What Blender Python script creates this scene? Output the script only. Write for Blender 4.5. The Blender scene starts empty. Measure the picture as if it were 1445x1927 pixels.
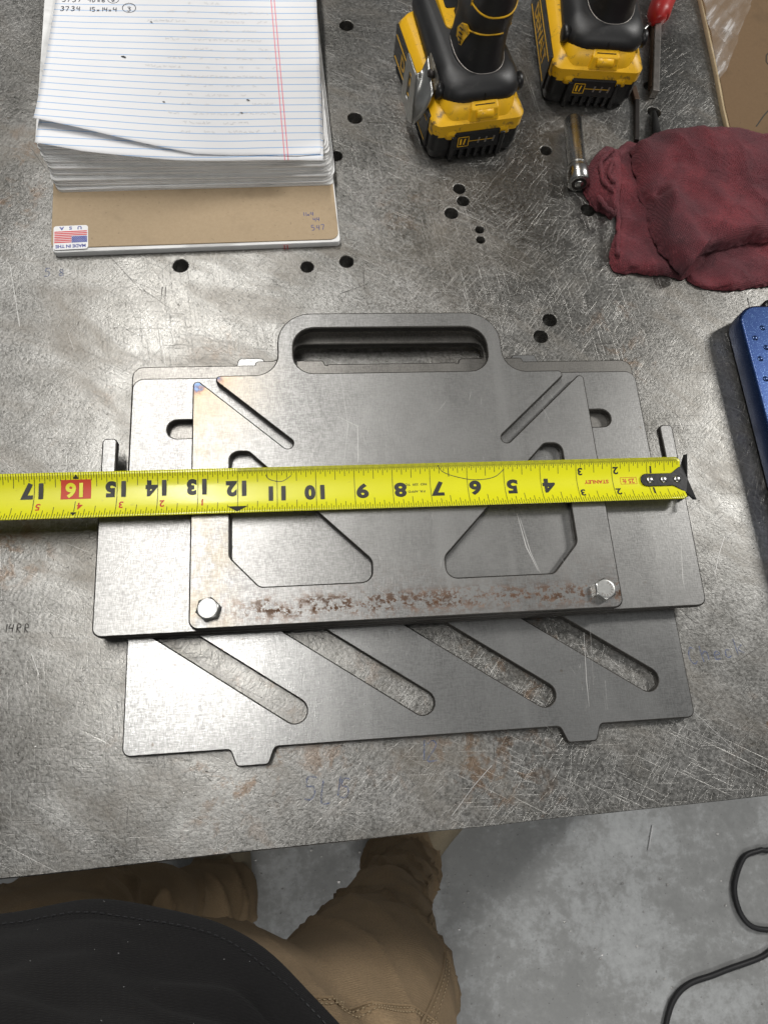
import bpy, bmesh, math, random
from mathutils import Vector, Matrix, noise as mnoise
from mathutils.bvhtree import BVHTree
rnd = random.Random(7)
R = math.radians
SC = bpy.context.scene
COL = SC.collection

# ------------------------------------------------------------------ camera
FPX, PW, PH = 1335.04, 1445.0, 1927.0
CAM = Vector((0.0756744, -0.0751781, 0.4652564))
EUL = (R(18.63303), R(-5.05020), R(-3.91251))
cam_d = bpy.data.cameras.new('camera')
cam = bpy.data.objects.new('camera', cam_d); COL.objects.link(cam)
cam.location = CAM; cam.rotation_euler = EUL
cam_d.sensor_fit = 'VERTICAL'; cam_d.sensor_height = 36.0
cam_d.lens = FPX / PH * 36.0
cam_d.clip_start = 0.01; cam_d.clip_end = 60
cam_d.dof.use_dof = True; cam_d.dof.focus_distance = 0.50; cam_d.dof.aperture_fstop = 24
SC.camera = cam
RM = Matrix.Rotation(EUL[2], 3, 'Z') @ Matrix.Rotation(EUL[1], 3, 'Y') @ Matrix.Rotation(EUL[0], 3, 'X')
def at(u, v, z=0.0):
    """photo pixel -> point on the horizontal plane z (metres)"""
    d = RM @ Vector(((u - PW / 2) / FPX, -(v - PH / 2) / FPX, -1.0))
    return CAM + d * ((z - CAM.z) / d.z)
def at2(u, v, z=0.0):
    p = at(u, v, z); return (p.x, p.y)

# ------------------------------------------------------------------ light
w = bpy.data.worlds.new('World'); SC.world = w; w.use_nodes = True
bg = w.node_tree.nodes['Background']
bg.inputs[0].default_value = (0.93, 0.97, 1.0, 1); bg.inputs[1].default_value = 0.11
def area(name, loc, target, sx, sy, power, color=(1, 0.98, 0.95)):
    d = bpy.data.lights.new(name, 'AREA'); d.shape = 'RECTANGLE'; d.size = sx; d.size_y = sy
    d.energy = power; d.color = color
    o = bpy.data.objects.new(name, d); COL.objects.link(o); o.location = loc
    o.rotation_euler = (Vector(target) - Vector(loc)).to_track_quat('-Z', 'Y').to_euler()
    return o
s1 = area('ceiling_strip_light', (-0.36, 1.15, 2.1), (-0.36, 1.15, 0), 0.14, 2.3, 49)
s1.rotation_euler = (0, 0, 0)
area('ceiling_strip_light', (2.3, 1.10, 1.85), (0.3, 0.2, 0), 0.18, 0.7, 43)
area('ceiling_strip_light', (0.7, -2.2, 2.2), (0.3, -0.4, -0.4), 1.8, 0.16, 25)
SC.view_settings.view_transform = 'Standard'; SC.view_settings.look = 'None'
SC.view_settings.exposure = -0.12; SC.view_settings.gamma = 1.0
SC.view_settings.use_curve_mapping = False

# ------------------------------------------------------------------ node helpers
class Mat:
    def __init__(s, name, **kw):
        s.m = bpy.data.materials.new(name); s.m.use_nodes = True
        s.nt = s.m.node_tree; s.b = s.nt.nodes['Principled BSDF']
        s.tc = s.nt.nodes.new('ShaderNodeTexCoord'); s.obj = s.tc.outputs['Object']
        for k, v in kw.items(): s.set(k, v)
    def set(s, k, v):
        k = {'color': 'Base Color', 'rough': 'Roughness', 'metal': 'Metallic', 'normal': 'Normal', 'coat': 'Coat Weight',
             'coat_rough': 'Coat Roughness', 'sheen': 'Sheen Weight', 'spec': 'Specular IOR Level', 'alpha': 'Alpha', 'trans': 'Transmission Weight'}.get(k, k)
        s.put(s.b.inputs[k], v)
    def put(s, inp, v):
        if isinstance(v, bpy.types.NodeSocket): s.nt.links.new(v, inp)
        elif isinstance(v, (tuple, list)) and inp.type == 'RGBA': inp.default_value = (*v[:3], 1)
        else: inp.default_value = v
    def node(s, t, ins, out=0, **props):
        n = s.nt.nodes.new(t)
        for k, v in props.items(): setattr(n, k, v)
        for k, v in ins.items(): s.put(n.inputs[k], v)
        return n.outputs[out]
    def map(s, scale=(1, 1, 1), rot=0.0, loc=(0, 0, 0), vec=None):
        return s.node('ShaderNodeMapping', {'Vector': vec or s.obj, 'Scale': scale, 'Rotation': (0, 0, rot), 'Location': loc})
    def rotmap(s, rot, scale, loc=(0, 0, 0)):
        a = s.node('ShaderNodeMapping', {'Vector': s.obj, 'Rotation': (0, 0, rot)})
        return s.node('ShaderNodeMapping', {'Vector': a, 'Scale': scale, 'Location': loc})
    def noise(s, scale, detail=3, rough=0.55, vec=None, dist=0.0):
        return s.node('ShaderNodeTexNoise', {'Vector': vec or s.obj, 'Scale': scale, 'Detail': detail, 'Roughness': rough, 'Distortion': dist})
    def ramp(s, f, stops, interp='LINEAR'):
        n = s.nt.nodes.new('ShaderNodeValToRGB'); s.nt.links.new(f, n.inputs[0]); cr = n.color_ramp; cr.interpolation = interp
        while len(cr.elements) < len(stops): cr.elements.new(0.5)
        for e, (p, c) in zip(cr.elements, stops):
            e.position = p; e.color = (c, c, c, 1) if isinstance(c, (int, float)) else (*c[:3], 1)
        return n.outputs[0]
    def mix(s, f, a, b, blend='MIX'):
        n = s.nt.nodes.new('ShaderNodeMix'); n.data_type = 'RGBA'; n.blend_type = blend
        s.put(n.inputs[0], f); s.put(n.inputs[6], a); s.put(n.inputs[7], b); return n.outputs[2]
    def math(s, op, a, b=0.0, c=0.0, clamp=False):
        n = s.nt.nodes.new('ShaderNodeMath'); n.operation = op; n.use_clamp = clamp
        s.put(n.inputs[0], a); s.put(n.inputs[1], b); s.put(n.inputs[2], c); return n.outputs[0]
    def xyz(s, vec=None):
        n = s.nt.nodes.new('ShaderNodeSeparateXYZ'); s.nt.links.new(vec or s.obj, n.inputs[0]); return n.outputs
    def dist(s, p):
        return s.node('ShaderNodeVectorMath', {0: s.obj, 1: p}, out=1, operation='DISTANCE')
    def bump(s, h, strength=0.3, dist=0.0005, prev=None):
        ins = {'Height': h, 'Strength': strength, 'Distance': dist}
        if prev: ins['Normal'] = prev
        return s.node('ShaderNodeBump', ins)

def plain(name, color, rough=0.5, metal=0.0, var=0.12, scale=60, bump=0.05, **kw):
    """a plain coloured surface with a little mottling and fine relief"""
    m = Mat(name, metal=metal, **kw)
    f = m.noise(scale, 4, 0.6)
    m.set('color', m.mix(f, tuple(c * (1 - var * 1.6) for c in color), tuple(min(1, c * (1 + var)) for c in color)))
    m.set('rough', m.math('MULTIPLY_ADD', m.noise(scale * 2.3, 3), 0.18, rough - 0.09))
    if bump: m.set('normal', m.bump(m.noise(scale * 9, 3), bump * 4, 0.0002))
    return m.m

def mat_table():
    m = Mat('worn_steel', metal=0.9)
    big = m.noise(4.5, 3, 0.55); med = m.noise(30, 5, 0.6); fine = m.noise(520, 3, 0.65)
    sm = m.noise(1, 5, 0.62, vec=m.rotmap(0.5, (9, 22, 1)), dist=0.8)
    c = m.ramp(m.math('MULTIPLY_ADD', fine, 0.5, m.math('MULTIPLY', med, 0.5)), [(0.34, (.135, .131, .120)), (0.50, (.245, .240, .226)), (0.64, (.36, .354, .337))])
    c = m.mix(m.ramp(big, [(0.36, 0.5), (0.58, 0.0)]), c, (.14, .134, .12))
    c = m.mix(m.ramp(sm, [(0.50, 0.0), (0.68, 0.5)]), c, (.15, .130, .104))
    rust = m.math('MULTIPLY', m.ramp(m.noise(60, 6, 0.7, dist=0.5), [(0.52, 0.0), (0.62, 0.7)]), m.ramp(m.noise(7, 3, 0.5), [(0.55, 0.0), (0.66, 1.0)]))
    c = m.mix(rust, c, (.17, .105, .06))
    pits = m.ramp(m.noise(300, 3, 0.6), [(0.68, 0.0), (0.73, 0.8)])
    c = m.mix(pits, c, (.07, .065, .058))
    hs = None
    for i, (rot, sx, sy, k) in enumerate([(0.5, 16, 1100, .5), (-0.9, 24, 1400, .45), (1.45, 14, 1000, .5), (2.5, 40, 1500, .4), (0.05, 30, 1300, .4), (1.0, 70, 1700, .45), (2.0, 60, 1600, .45)]):
        n = m.noise(1.0, 2, 0.5, vec=m.rotmap(rot, (sx, sy, 1), (i * 7.3, i * 3.1, 0)))
        zone = m.ramp(m.noise(14, 3, 0.6, vec=m.map(loc=(i * 2.1, i * 5.7, 0))), [(0.42, 0.15), (0.6, 1.0)])
        hi = m.math('MULTIPLY', m.ramp(n, [(0.645, 0.0), (0.70, 1.0)]), zone); lo = m.math('MULTIPLY', m.ramp(n, [(0.28, 1.0), (0.345, 0.0)]), zone)
        c = m.mix(m.math('MULTIPLY', hi, k * .5), c, (.62, .61, .585))
        c = m.mix(m.math('MULTIPLY', lo, k * .75), c, (.09, .086, .078))
        hs = hi if hs is None else m.math('MAXIMUM', hs, hi)
    m.set('color', c)
    r = m.math('MULTIPLY_ADD', fine, 0.38, 0.09)
    r = m.math('MULTIPLY_ADD', m.ramp(sm, [(0.45, 0.0), (0.7, 1.0)]), 0.12, r)
    m.set('rough', m.math('MULTIPLY_ADD', big, 0.14, r))
    h = m.math('ADD', m.math('MULTIPLY', fine, 0.5), m.math('MULTIPLY', med, 0.5))
    h = m.math('SUBTRACT', h, m.math('MULTIPLY', pits, 0.5)); h = m.math('SUBTRACT', h, m.math('MULTIPLY', hs, 0.25))
    m.set('normal', m.bump(h, 0.5, 0.0006))
    return m.m

def mat_plate(name, seed, rust=False, tint=None, rough=0.0, base=(.245, .242, .234)):
    """hot-rolled plate: grey mill scale with a fine woven roll texture"""
    m = Mat(name, metal=0.78); off = (seed * 3.7, seed * 1.9, seed * 0.6)
    big = m.noise(9, 4, 0.55, vec=m.map(loc=off)); med = m.noise(70, 5, 0.62, vec=m.map(loc=off))
    wx = m.noise(1, 2, 0.6, vec=m.map((260, 1700, 1), loc=off)); wy = m.noise(1, 2, 0.6, vec=m.map((1700, 300, 1), loc=off))
    weave = m.math('ADD', wx, wy)
    k = lambda s: tuple(c * s for c in base)
    c = m.ramp(big, [(0.3, k(.82)), (0.7, k(1.16))])
    c = m.mix(m.ramp(med, [(0.35, 0.35), (0.6, 0.0)]), c, k(.75))
    stn = m.noise(1, 5, 0.6, vec=m.map((16, 7, 1), loc=off)); c = m.mix(m.ramp(stn, [(0.48, 0.0), (0.66, 0.65)]), c, k(.55))
    shn = m.noise(1, 3, 0.55, vec=m.map((60, 5, 1), loc=off)); c = m.mix(m.ramp(shn, [(0.58, 0.0), (0.72, 0.35)]), c, k(1.5))
    c = m.mix(m.ramp(m.math('MULTIPLY', weave, 0.5), [(0.42, 0.0), (0.60, 0.55)]), c, k(1.65))
    rr = m.math('MULTIPLY_ADD', weave, -0.12, 0.48 + rough)
    if tint:
        # oxide colours left by the cutter's heat, spreading from the corner it started at
        ds = [m.math('DIVIDE', m.dist((px, py, 0.006)), rad) for px, py, rad in tint]
        d = ds[0]
        for q in ds[1:]: d = m.math('MINIMUM', d, q)
        d = m.math('ADD', d, m.math('MULTIPLY_ADD', m.noise(230, 5, 0.7), 0.30, -0.13))
        msk = m.math('MULTIPLY', m.ramp(d, [(0.0, 0.9), (0.14, 0.85), (0.22, 0.6), (0.5, 0.4), (1.0, 0.0)]), m.math('MULTIPLY_ADD', weave, 1.2, -0.3, clamp=True))
        hue = m.ramp(d, [(0.0, (.13, .22, .32)), (0.07, (.06, .13, .27)), (0.10, (.03, .04, .10)), (0.13, (.13, .06, .05)), (0.18, (.28, .17, .07)), (0.5, (.27, .22, .14)), (1.0, (.20, .19, .17))])
        c = m.mix(msk, c, hue)
    if rust:
        x, y, z = m.xyz()
        ox = m.math('MULTIPLY', m.ramp(m.math('MULTIPLY', x, 10), [(0.0, 0.75), (0.22, 0.6), (0.34, 0.0)]), m.ramp(m.noise(70, 5, 0.65), [(0.40, 0.0), (0.62, 0.8)]))
        ox = m.math('MULTIPLY', ox, m.ramp(m.math('MULTIPLY', y, 5), [(0.70, 1.0), (0.80, 0.0)]))
        c = m.mix(ox, c, (.235, .20, .14))
        band = m.math('MULTIPLY', m.ramp(m.math('MULTIPLY', y, 10), [(0.02, 0.25), (0.09, 1.0), (0.16, 0.8), (0.20, 0.15), (0.45, 0.0)]),
                      m.ramp(m.math('MULTIPLY', x, 3.6), [(0.06, 0.25), (0.2, 1.0)]))
        f = m.math('MULTIPLY', m.math('MULTIPLY', m.ramp(m.noise(240, 7, 0.75), [(0.485, 0.0), (0.525, 1.0)]), m.ramp(m.noise(75, 4, 0.65), [(0.34, 0.0), (0.48, 1.0)])), band)
        f = m.math('MAXIMUM', f, m.math('MULTIPLY', m.ramp(m.noise(330, 3, 0.6), [(0.63, 0.0), (0.70, 0.8)]), m.math('MULTIPLY_ADD', band, 0.8, 0.06)))
        rc = m.ramp(m.noise(150, 3), [(0.3, (.085, .050, .032)), (0.7, (.18, .102, .062))])
        c = m.mix(f, c, rc); rr = m.math('MAXIMUM', rr, m.math('MULTIPLY', f, 0.85))
    else:
        f = m.ramp(m.noise(150, 4, 0.6, vec=m.map(loc=off)), [(0.69, 0.0), (0.74, 0.6)])
        c = m.mix(f, c, (.15, .12, .09))
    m.set('color', c); m.set('rough', rr)
    m.set('normal', m.bump(m.math('MULTIPLY_ADD', med, 0.6, weave), 0.13, 0.0003))
    return m.m

def mat_concrete():
    m = Mat('sealed_concrete')
    f = m.noise(9, 9, 0.78, dist=0.2); g = m.noise(2.2, 3, 0.5); f2 = m.noise(60, 7, 0.75)
    k = m.math('ADD', f, m.math('MULTIPLY', m.math('SUBTRACT', g, 0.5), 0.8))
    k = m.math('ADD', k, m.math('MULTIPLY', m.math('SUBTRACT', f2, 0.5), 0.6))
    c = m.ramp(k, [(0.38, (.33, .335, .33)), (0.51, (.385, .39, .385)), (0.60, (.49, .502, .502)), (0.76, (.60, .615, .615))])
    sp = m.ramp(m.noise(180, 3, 0.6), [(0.66, 0.0), (0.70, 0.7)])
    m.set('color', m.mix(sp, c, (.12, .12, .115))); m.set('rough', m.math('MULTIPLY_ADD', f2, 0.3, 0.25))
    m.set('normal', m.bump(f2, 0.3, 0.001))
    return m.m

def mat_paper():
    m = Mat('ruled_paper', rough=0.75)
    x, y, z = m.xyz()
    c = m.mix(m.noise(22, 4), (.74, .745, .76), (.83, .83, .84))
    # rows 7.1 mm apart, printed blue, and a double red margin line
    fr = m.math('FRACT', m.math('DIVIDE', m.math('ADD', y, 0.0012), 0.0071))
    ln = m.math('LESS_THAN', m.math('ABSOLUTE', m.math('SUBTRACT', fr, 0.5)), 0.058)
    c = m.mix(m.math('MULTIPLY', ln, 0.8), c, (.20, .40, .70))
    for px in (0.1771, 0.1797):
        l2 = m.math('LESS_THAN', m.math('ABSOLUTE', m.math('SUBTRACT', x, px)), 0.00042)
        c = m.mix(m.math('MULTIPLY', l2, 0.8), c, (.80, .16, .22))
    m.set('color', c); m.set('normal', m.bump(m.noise(30, 3), 0.25, 0.001))
    return m.m
def mat_page_edge():
    m = Mat('page_edges', rough=0.8)
    x, y, z = m.xyz()
    n = m.noise(1, 3, 0.6, vec=m.map((14, 60, 1400)))
    c = m.ramp(n, [(0.28, (.45, .45, .44)), (0.42, (.72, .72, .71)), (0.7, (.84, .84, .83))])
    c = m.mix(m.ramp(m.noise(28, 4), [(0.5, 0.0), (0.72, 0.35)]), c, (.36, .35, .33))
    m.set('color', c); return m.m
def mat_card(name, a, b):
    m = Mat(name, rough=0.85)
    c = m.mix(m.noise(420, 4, 0.7), a, b)
    c = m.mix(m.ramp(m.noise(24, 4, 0.6), [(0.55, 0.0), (0.75, 0.4)]), c, tuple(q * 0.45 for q in a))
    c = m.mix(m.ramp(m.noise(300, 3), [(0.68, 0.0), (0.73, 0.5)]), c, tuple(q * 0.4 for q in a))
    m.set('color', c); m.set('normal', m.bump(m.noise(500, 3), 0.2, 0.0003)); return m.m
def mat_rag():
    m = Mat('red_terry', rough=0.95, sheen=0.16)
    m.b.inputs['Sheen Tint'].default_value = (0.8, 0.4, 0.45, 1)
    x, y, z = m.xyz()
    wv = m.math('ADD', m.math('SINE', m.math('MULTIPLY', m.math('ADD', x, m.math('MULTIPLY', y, 0.25)), 5200)), m.math('SINE', m.math('MULTIPLY', m.math('SUBTRACT', y, m.math('MULTIPLY', x, 0.25)), 5200)))
    c = m.ramp(m.noise(22, 5, 0.6), [(0.32, (.070, .020, .026)), (0.48, (.145, .026, .035)), (0.66, (.245, .036, .046))])
    c = m.mix(m.ramp(m.noise(700, 3, 0.7), [(0.35, 0.55), (0.6, 0.0)]), c, (.05, .012, .016))
    c = m.mix(m.ramp(m.noise(800, 3, 0.7), [(0.60, 0.0), (0.70, 0.6)]), c, (.36, .13, .14))
    m.set('color', c)
    h = m.math('MULTIPLY_ADD', wv, 0.12, m.noise(900, 4, 0.75))
    m.set('normal', m.bump(h, 1.0, 0.0016)); return m.m
def mat_cloth(name, a, b, scale, weave=2600):
    m = Mat(name, rough=0.95, sheen=0.02, spec=0.25)
    x, y, z = m.xyz()
    c = m.mix(m.noise(scale, 5, 0.6), a, b)
    c = m.mix(m.ramp(m.noise(700, 3, 0.7), [(0.4, 0.35), (0.6, 0.0)]), c, tuple(q * 0.5 for q in a))
    wv = m.math('ADD', m.math('SINE', m.math('MULTIPLY', m.math('ADD', x, z), weave)), m.math('SINE', m.math('MULTIPLY', m.math('SUBTRACT', y, z), weave)))
    c = m.mix(m.ramp(m.noise(9, 4, 0.6), [(0.45, 0.0), (0.7, 0.45)]), c, tuple(q * 0.62 for q in a))
    m.set('color', c); m.set('normal', m.bump(m.math('MULTIPLY_ADD', wv, 0.15, m.noise(700, 4, 0.7)), 0.6, 0.0008)); return m.m
def mat_worn_plastic(name, col, dirt, rough, amount):
    m = Mat(name, rough=rough)
    c = m.mix(m.noise(40, 4), tuple(q * 0.86 for q in col), col)
    f = m.ramp(m.noise(95, 7, 0.72, dist=0.4), [(0.56, 0.0), (0.66, amount)])
    m.set('color', m.mix(f, c, dirt)); m.set('normal', m.bump(m.noise(900, 3), 0.12, 0.0002))
    m.set('rough', m.math('MULTIPLY_ADD', m.noise(60, 4), 0.25, rough - 0.12)); return m.m

MT = {
    'table': mat_table(), 'concrete': mat_concrete(), 'paper': mat_paper(), 'page_edge': mat_page_edge(),
    'p5': mat_plate('mill_scale_bright', 1, base=(.275, .274, .268), rough=-.05),
    'p3': mat_plate('mill_scale_brown', 2, base=(.19, .182, .168)),
    'p2': mat_plate('mill_scale_grey', 3),
    'p1': mat_plate('mill_scale_rusted', 4, rust=True, tint=[(0.0, 0.1715, 0.075), (0.0125, 0.1730, 0.050)]),
    'cut_edge': plain('laser_cut_edge', (.060, .056, .050), 0.5, 0.6, var=0.35, scale=220),
    'chip': mat_card('grey_chipboard', (.33, .245, .15), (.43, .33, .215)),
    'card': mat_card('brown_corrugated', (.115, .068, .030), (.155, .096, .046)),
    'card_edge': mat_card('torn_corrugated_edge', (.30, .22, .12), (.52, .42, .27)),
    'rag': mat_rag(),
    'pants': mat_cloth('brown_duck_canvas', (.26, .183, .105), (.35, .252, .152), 26),
    'shirt': mat_cloth('black_jersey', (.008, .0077, .0084), (.0145, .0135, .0132), 14),
    'thread': plain('tan_thread', (.34, .26, .16), 0.8, bump=0),
    'boot': mat_cloth('tan_suede', (.30, .25, .17), (.40, .34, .24), 20),
    'yellow': mat_worn_plastic('yellow_plastic', (.90, .50, .008), (.11, .075, .04), 0.42, 0.85),
    'black': mat_worn_plastic('black_plastic', (.009, .009, .0095), (.045, .042, .038), 0.40, 0.5),
    'rubber': mat_worn_plastic('black_rubber', (.013, .013, .0135), (.05, .048, .044), 0.46, 0.35),
    'blade': None,
    'ink': plain('black_ink', (.016, .016, .013), 0.5, bump=0),
    'ink_red': plain('red_ink', (.55, .045, .012), 0.5, bump=0),
    'blue_ink': plain('blue_ink', (.05, .07, .23), 0.6, bump=0),
    'pen': plain('pen_ink', (.06, .06, .075), 0.6, bump=0),
    'ghost': plain('faint_pencil', (.60, .60, .605), 0.8, bump=0),
    'white': plain('sticker_white', (.80, .80, .80), 0.5, bump=0),
    'flag_red': plain('flag_red', (.62, .04, .05), 0.5, bump=0),
    'flag_blue': plain('flag_blue', (.03, .05, .30), 0.5, bump=0),
    'chrome': plain('chrome', (.50, .495, .48), 0.26, 1.0, var=0.05, bump=0),
    'zinc': plain('zinc_plate', (.50, .50, .48), 0.36, 1.0, scale=300, bump=0.015),
    'rust': plain('rusty_steel', (.12, .075, .05), 0.6, 0.5, var=0.4, scale=120),
    'bar': plain('dull_steel_bar', (.30, .28, .26), 0.42, 0.8, var=0.3, scale=140),
    'dark_steel': plain('dark_steel', (.035, .030, .027), 0.5, 0.5, var=0.3),
    'red_grip': plain('red_vinyl', (.46, .022, .022), 0.38, 0, scale=40),
    'scratch': plain('bright_scratch', (.60, .59, .57), 0.45, 0.7, bump=0),
    'gouge': plain('dark_gouge', (.055, .05, .045), 0.6, 0.2, bump=0),
    'marker': plain('faded_blue_marker', (.13, .16, .27), 0.6, 0.3, bump=0),
    'cord': plain('black_cord', (.022, .022, .024), 0.5),
    'peg': plain('matt_black', (.007, .007, .007), 0.85),
    'hook': plain('black_hook', (.012, .012, .012), 0.32, 0.2),
}
def mat_blade():
    m = Mat('yellow_blade', rough=0.34, coat=0.35, coat_rough=0.16)
    c = m.mix(m.noise(30, 4), (.67, .65, .004), (.77, .755, .008))
    f = m.ramp(m.noise(120, 5, 0.7), [(0.62, 0.0), (0.72, 0.35)])
    m.set('color', m.mix(f, c, (.34, .30, .03))); m.set('normal', m.bump(m.noise(70, 2), 0.05, 0.0005)); return m.m
MT['blade'] = mat_blade()
def mat_blue():
    m = Mat('blue_metallic_paint', metal=0.75, coat=0.25, coat_rough=0.12)
    fl = m.ramp(m.noise(1500, 2), [(0.62, 0.0), (0.70, 0.8)])
    m.set('color', m.mix(fl, (.008, .028, .105), (.15, .26, .44))); m.set('rough', 0.36); return m.m
MT['blue'] = mat_blue()
def mat_film():
    m = Mat('clear_film', color=(.9, .9, .9), rough=0.18)
    m.set('alpha', m.ramp(m.noise(1, 4, 0.6, vec=m.rotmap(0.7, (90, 18, 1))), [(0.40, 0.04), (0.55, 0.12), (0.64, 0.5)])); return m.m
MT['film'] = mat_film()
def mat_marker():
    m = Mat('faded_marker', color=(.12, .15, .27), rough=0.6)
    m.set('alpha', m.ramp(m.noise(420, 4, 0.7), [(0.36, 0.12), (0.60, 0.75)])); return m.m
MT['marker'] = mat_marker()

# ------------------------------------------------------------------ object helpers
def link(o, parent=None):
    COL.objects.link(o)
    if parent is not None: o.parent = parent
    return o
def tag(o, label=None, cat=None, group=None, kind=None):
    for k, v in (('label', label), ('category', cat), ('group', group), ('kind', kind)):
        if v: o[k] = v
    return o
def empty(name, loc=(0, 0, 0), rz=0.0):
    o = bpy.data.objects.new(name, None); o.location = loc; o.rotation_euler = (0, 0, rz); o.empty_display_size = 0.01
    return link(o)
def mesh_obj(name, verts, faces, mat, parent=None, smooth=False, loc=None):
    me = bpy.data.meshes.new(name); me.from_pydata([tuple(v) for v in verts], [], faces); me.update()
    me.materials.append(MT[mat] if isinstance(mat, str) else mat)
    if smooth: me.polygons.foreach_set('use_smooth', [True] * len(me.polygons))
    o = bpy.data.objects.new(name, me)
    if loc: o.location = loc
    return link(o, parent)
def bm_obj(name, bm, mat, parent=None, smooth=False):
    me = bpy.data.meshes.new(name); bmesh.ops.recalc_face_normals(bm, faces=bm.faces); bm.to_mesh(me); bm.free()
    me.materials.append(MT[mat])
    if smooth: me.polygons.foreach_set('use_smooth', [True] * len(me.polygons))
    return link(bpy.data.objects.new(name, me), parent)
def round_poly(pts, n=7):
    """pts: (x, y, r) corners -> points with filleted corners"""
    out = []; k = len(pts)
    for i in range(k):
        p = Vector(pts[i][:2]); a = Vector(pts[i - 1][:2]); b = Vector(pts[(i + 1) % k][:2]); r = pts[i][2]
        u = (a - p); v = (b - p); lu, lv = u.length, v.length
        if r <= 0 or lu < 1e-9 or lv < 1e-9: out.append(tuple(p)); continue
        u /= lu; v /= lv; ang = math.acos(max(-1, min(1, u.dot(v))))
        if ang > 3.13: out.append(tuple(p)); continue
        t = r / math.tan(ang / 2); tm = 0.49 * min(lu, lv)
        if t > tm: t = tm; r = t * math.tan(ang / 2)
        c = p + (u + v).normalized() * (r / math.sin(ang / 2))
        s = p + u * t - c; e = p + v * t - c
        a0 = math.atan2(s.y, s.x); da = math.atan2(e.y, e.x) - a0
        while da > math.pi: da -= 2 * math.pi
        while da < -math.pi: da += 2 * math.pi
        for j in range(n + 1):
            q = a0 + da * j / n; out.append((c.x + r * math.cos(q), c.y + r * math.sin(q)))
    return out
def circle(x, y, r, n=24): return [(x + r * math.cos(2 * math.pi * i / n), y + r * math.sin(2 * math.pi * i / n)) for i in range(n)]
def obround(a, b, r, n=10):
    d = math.atan2(b[1] - a[1], b[0] - a[0]); o = []
    for j in range(n + 1): q = d - math.pi / 2 + math.pi * j / n; o.append((b[0] + r * math.cos(q), b[1] + r * math.sin(q)))
    for j in range(n + 1): q = d + math.pi / 2 + math.pi * j / n; o.append((a[0] + r * math.cos(q), a[1] + r * math.sin(q)))
    return o
def slab_mesh(loops, h, bevel=0.0006, res=1):
    """filled outline with holes, extruded from 0 to h with a small chamfer"""
    cu = bpy.data.curves.new('outline', 'CURVE'); cu.dimensions = '2D'; cu.fill_mode = 'BOTH'
    for lp in loops:
        sp = cu.splines.new('POLY'); sp.points.add(len(lp) - 1)
        for q, p in zip(sp.points, lp): q.co = (p[0], p[1], 0, 1)
        sp.use_cyclic_u = True
    cu.extrude = max(1e-6, h / 2 - bevel); cu.bevel_depth = bevel; cu.bevel_resolution = res; cu.offset = -bevel
    o = bpy.data.objects.new('outline', cu); COL.objects.link(o)
    bpy.context.view_layer.update()
    me = bpy.data.meshes.new_from_object(o.evaluated_get(bpy.context.evaluated_depsgraph_get()))
    bpy.data.objects.remove(o); bpy.data.curves.remove(cu)
    me.transform(Matrix.Translation((0, 0, h / 2)))
    return me
def slab(name, loops, h, mat, parent=None, loc=(0, 0, 0), bevel=0.0006, rz=0.0, edge_mat=None):
    me = slab_mesh(loops, h, bevel); me.name = name; me.materials.clear(); me.materials.append(MT[mat])
    if edge_mat:
        me.materials.append(MT[edge_mat])
        for p in me.polygons: p.material_index = 1 if abs(p.normal.z) < .93 else 0
    o = bpy.data.objects.new(name, me); o.location = loc; o.rotation_euler = (0, 0, rz)
    return link(o, parent)
def text_geo(s, size, bold=0.0, align='CENTER'):
    cu = bpy.data.curves.new('text', 'FONT'); cu.body = s; cu.size = size; cu.align_x = align; cu.align_y = 'CENTER'; cu.offset = bold
    cu.resolution_u = 4
    o = bpy.data.objects.new('text', cu); COL.objects.link(o); bpy.context.view_layer.update()
    me = bpy.data.meshes.new_from_object(o.evaluated_get(bpy.context.evaluated_depsgraph_get()))
    v = [tuple(q.co) for q in me.vertices]; f = [tuple(p.vertices) for p in me.polygons]
    bpy.data.objects.remove(o); bpy.data.curves.remove(cu); bpy.data.meshes.remove(me)
    return v, f
def ribbon(pts, wd, verts, faces, z=0.0):
    """flat stroke through pts appended to verts / faces"""
    n = len(pts); base = len(verts)
    for i in range(n):
        a = Vector(pts[max(0, i - 1)][:2]); b = Vector(pts[min(n - 1, i + 1)][:2]); d = (b - a)
        d = d.normalized() if d.length > 1e-12 else Vector((1, 0)); q = Vector((-d.y, d.x))
        wi = wd[i] if isinstance(wd, (list, tuple)) else wd
        zz = pts[i][2] if len(pts[i]) > 2 else z
        for s in (-0.5, 0.5): verts.append((pts[i][0] + q.x * wi * s, pts[i][1] + q.y * wi * s, zz))
    for i in range(n - 1): k = base + 2 * i; faces.append((k, k + 2, k + 3, k + 1))
def ring_loft(rings, cap0=True, cap1=True):
    v = []; f = []; n = len(rings[0])
    for r in rings: v += [tuple(p) for p in r]
    for i in range(len(rings) - 1):
        for j in range(n): a = i * n + j; b = i * n + (j + 1) % n; f.append((a, b, b + n, a + n))
    if cap0: f.append(tuple(range(n - 1, -1, -1)))
    if cap1: k = (len(rings) - 1) * n; f.append(tuple(range(k, k + n)))
    return v, f
def rrect(cx, cy, hx, hy, r, z, n=6, tiltx=0.0, tilty=0.0):
    p = round_poly([(cx - hx, cy - hy, r), (cx + hx, cy - hy, r), (cx + hx, cy + hy, r), (cx - hx, cy + hy, r)], n)
    return [(x, y, z + (x - cx) * tiltx + (y - cy) * tilty) for x, y in p]
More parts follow.
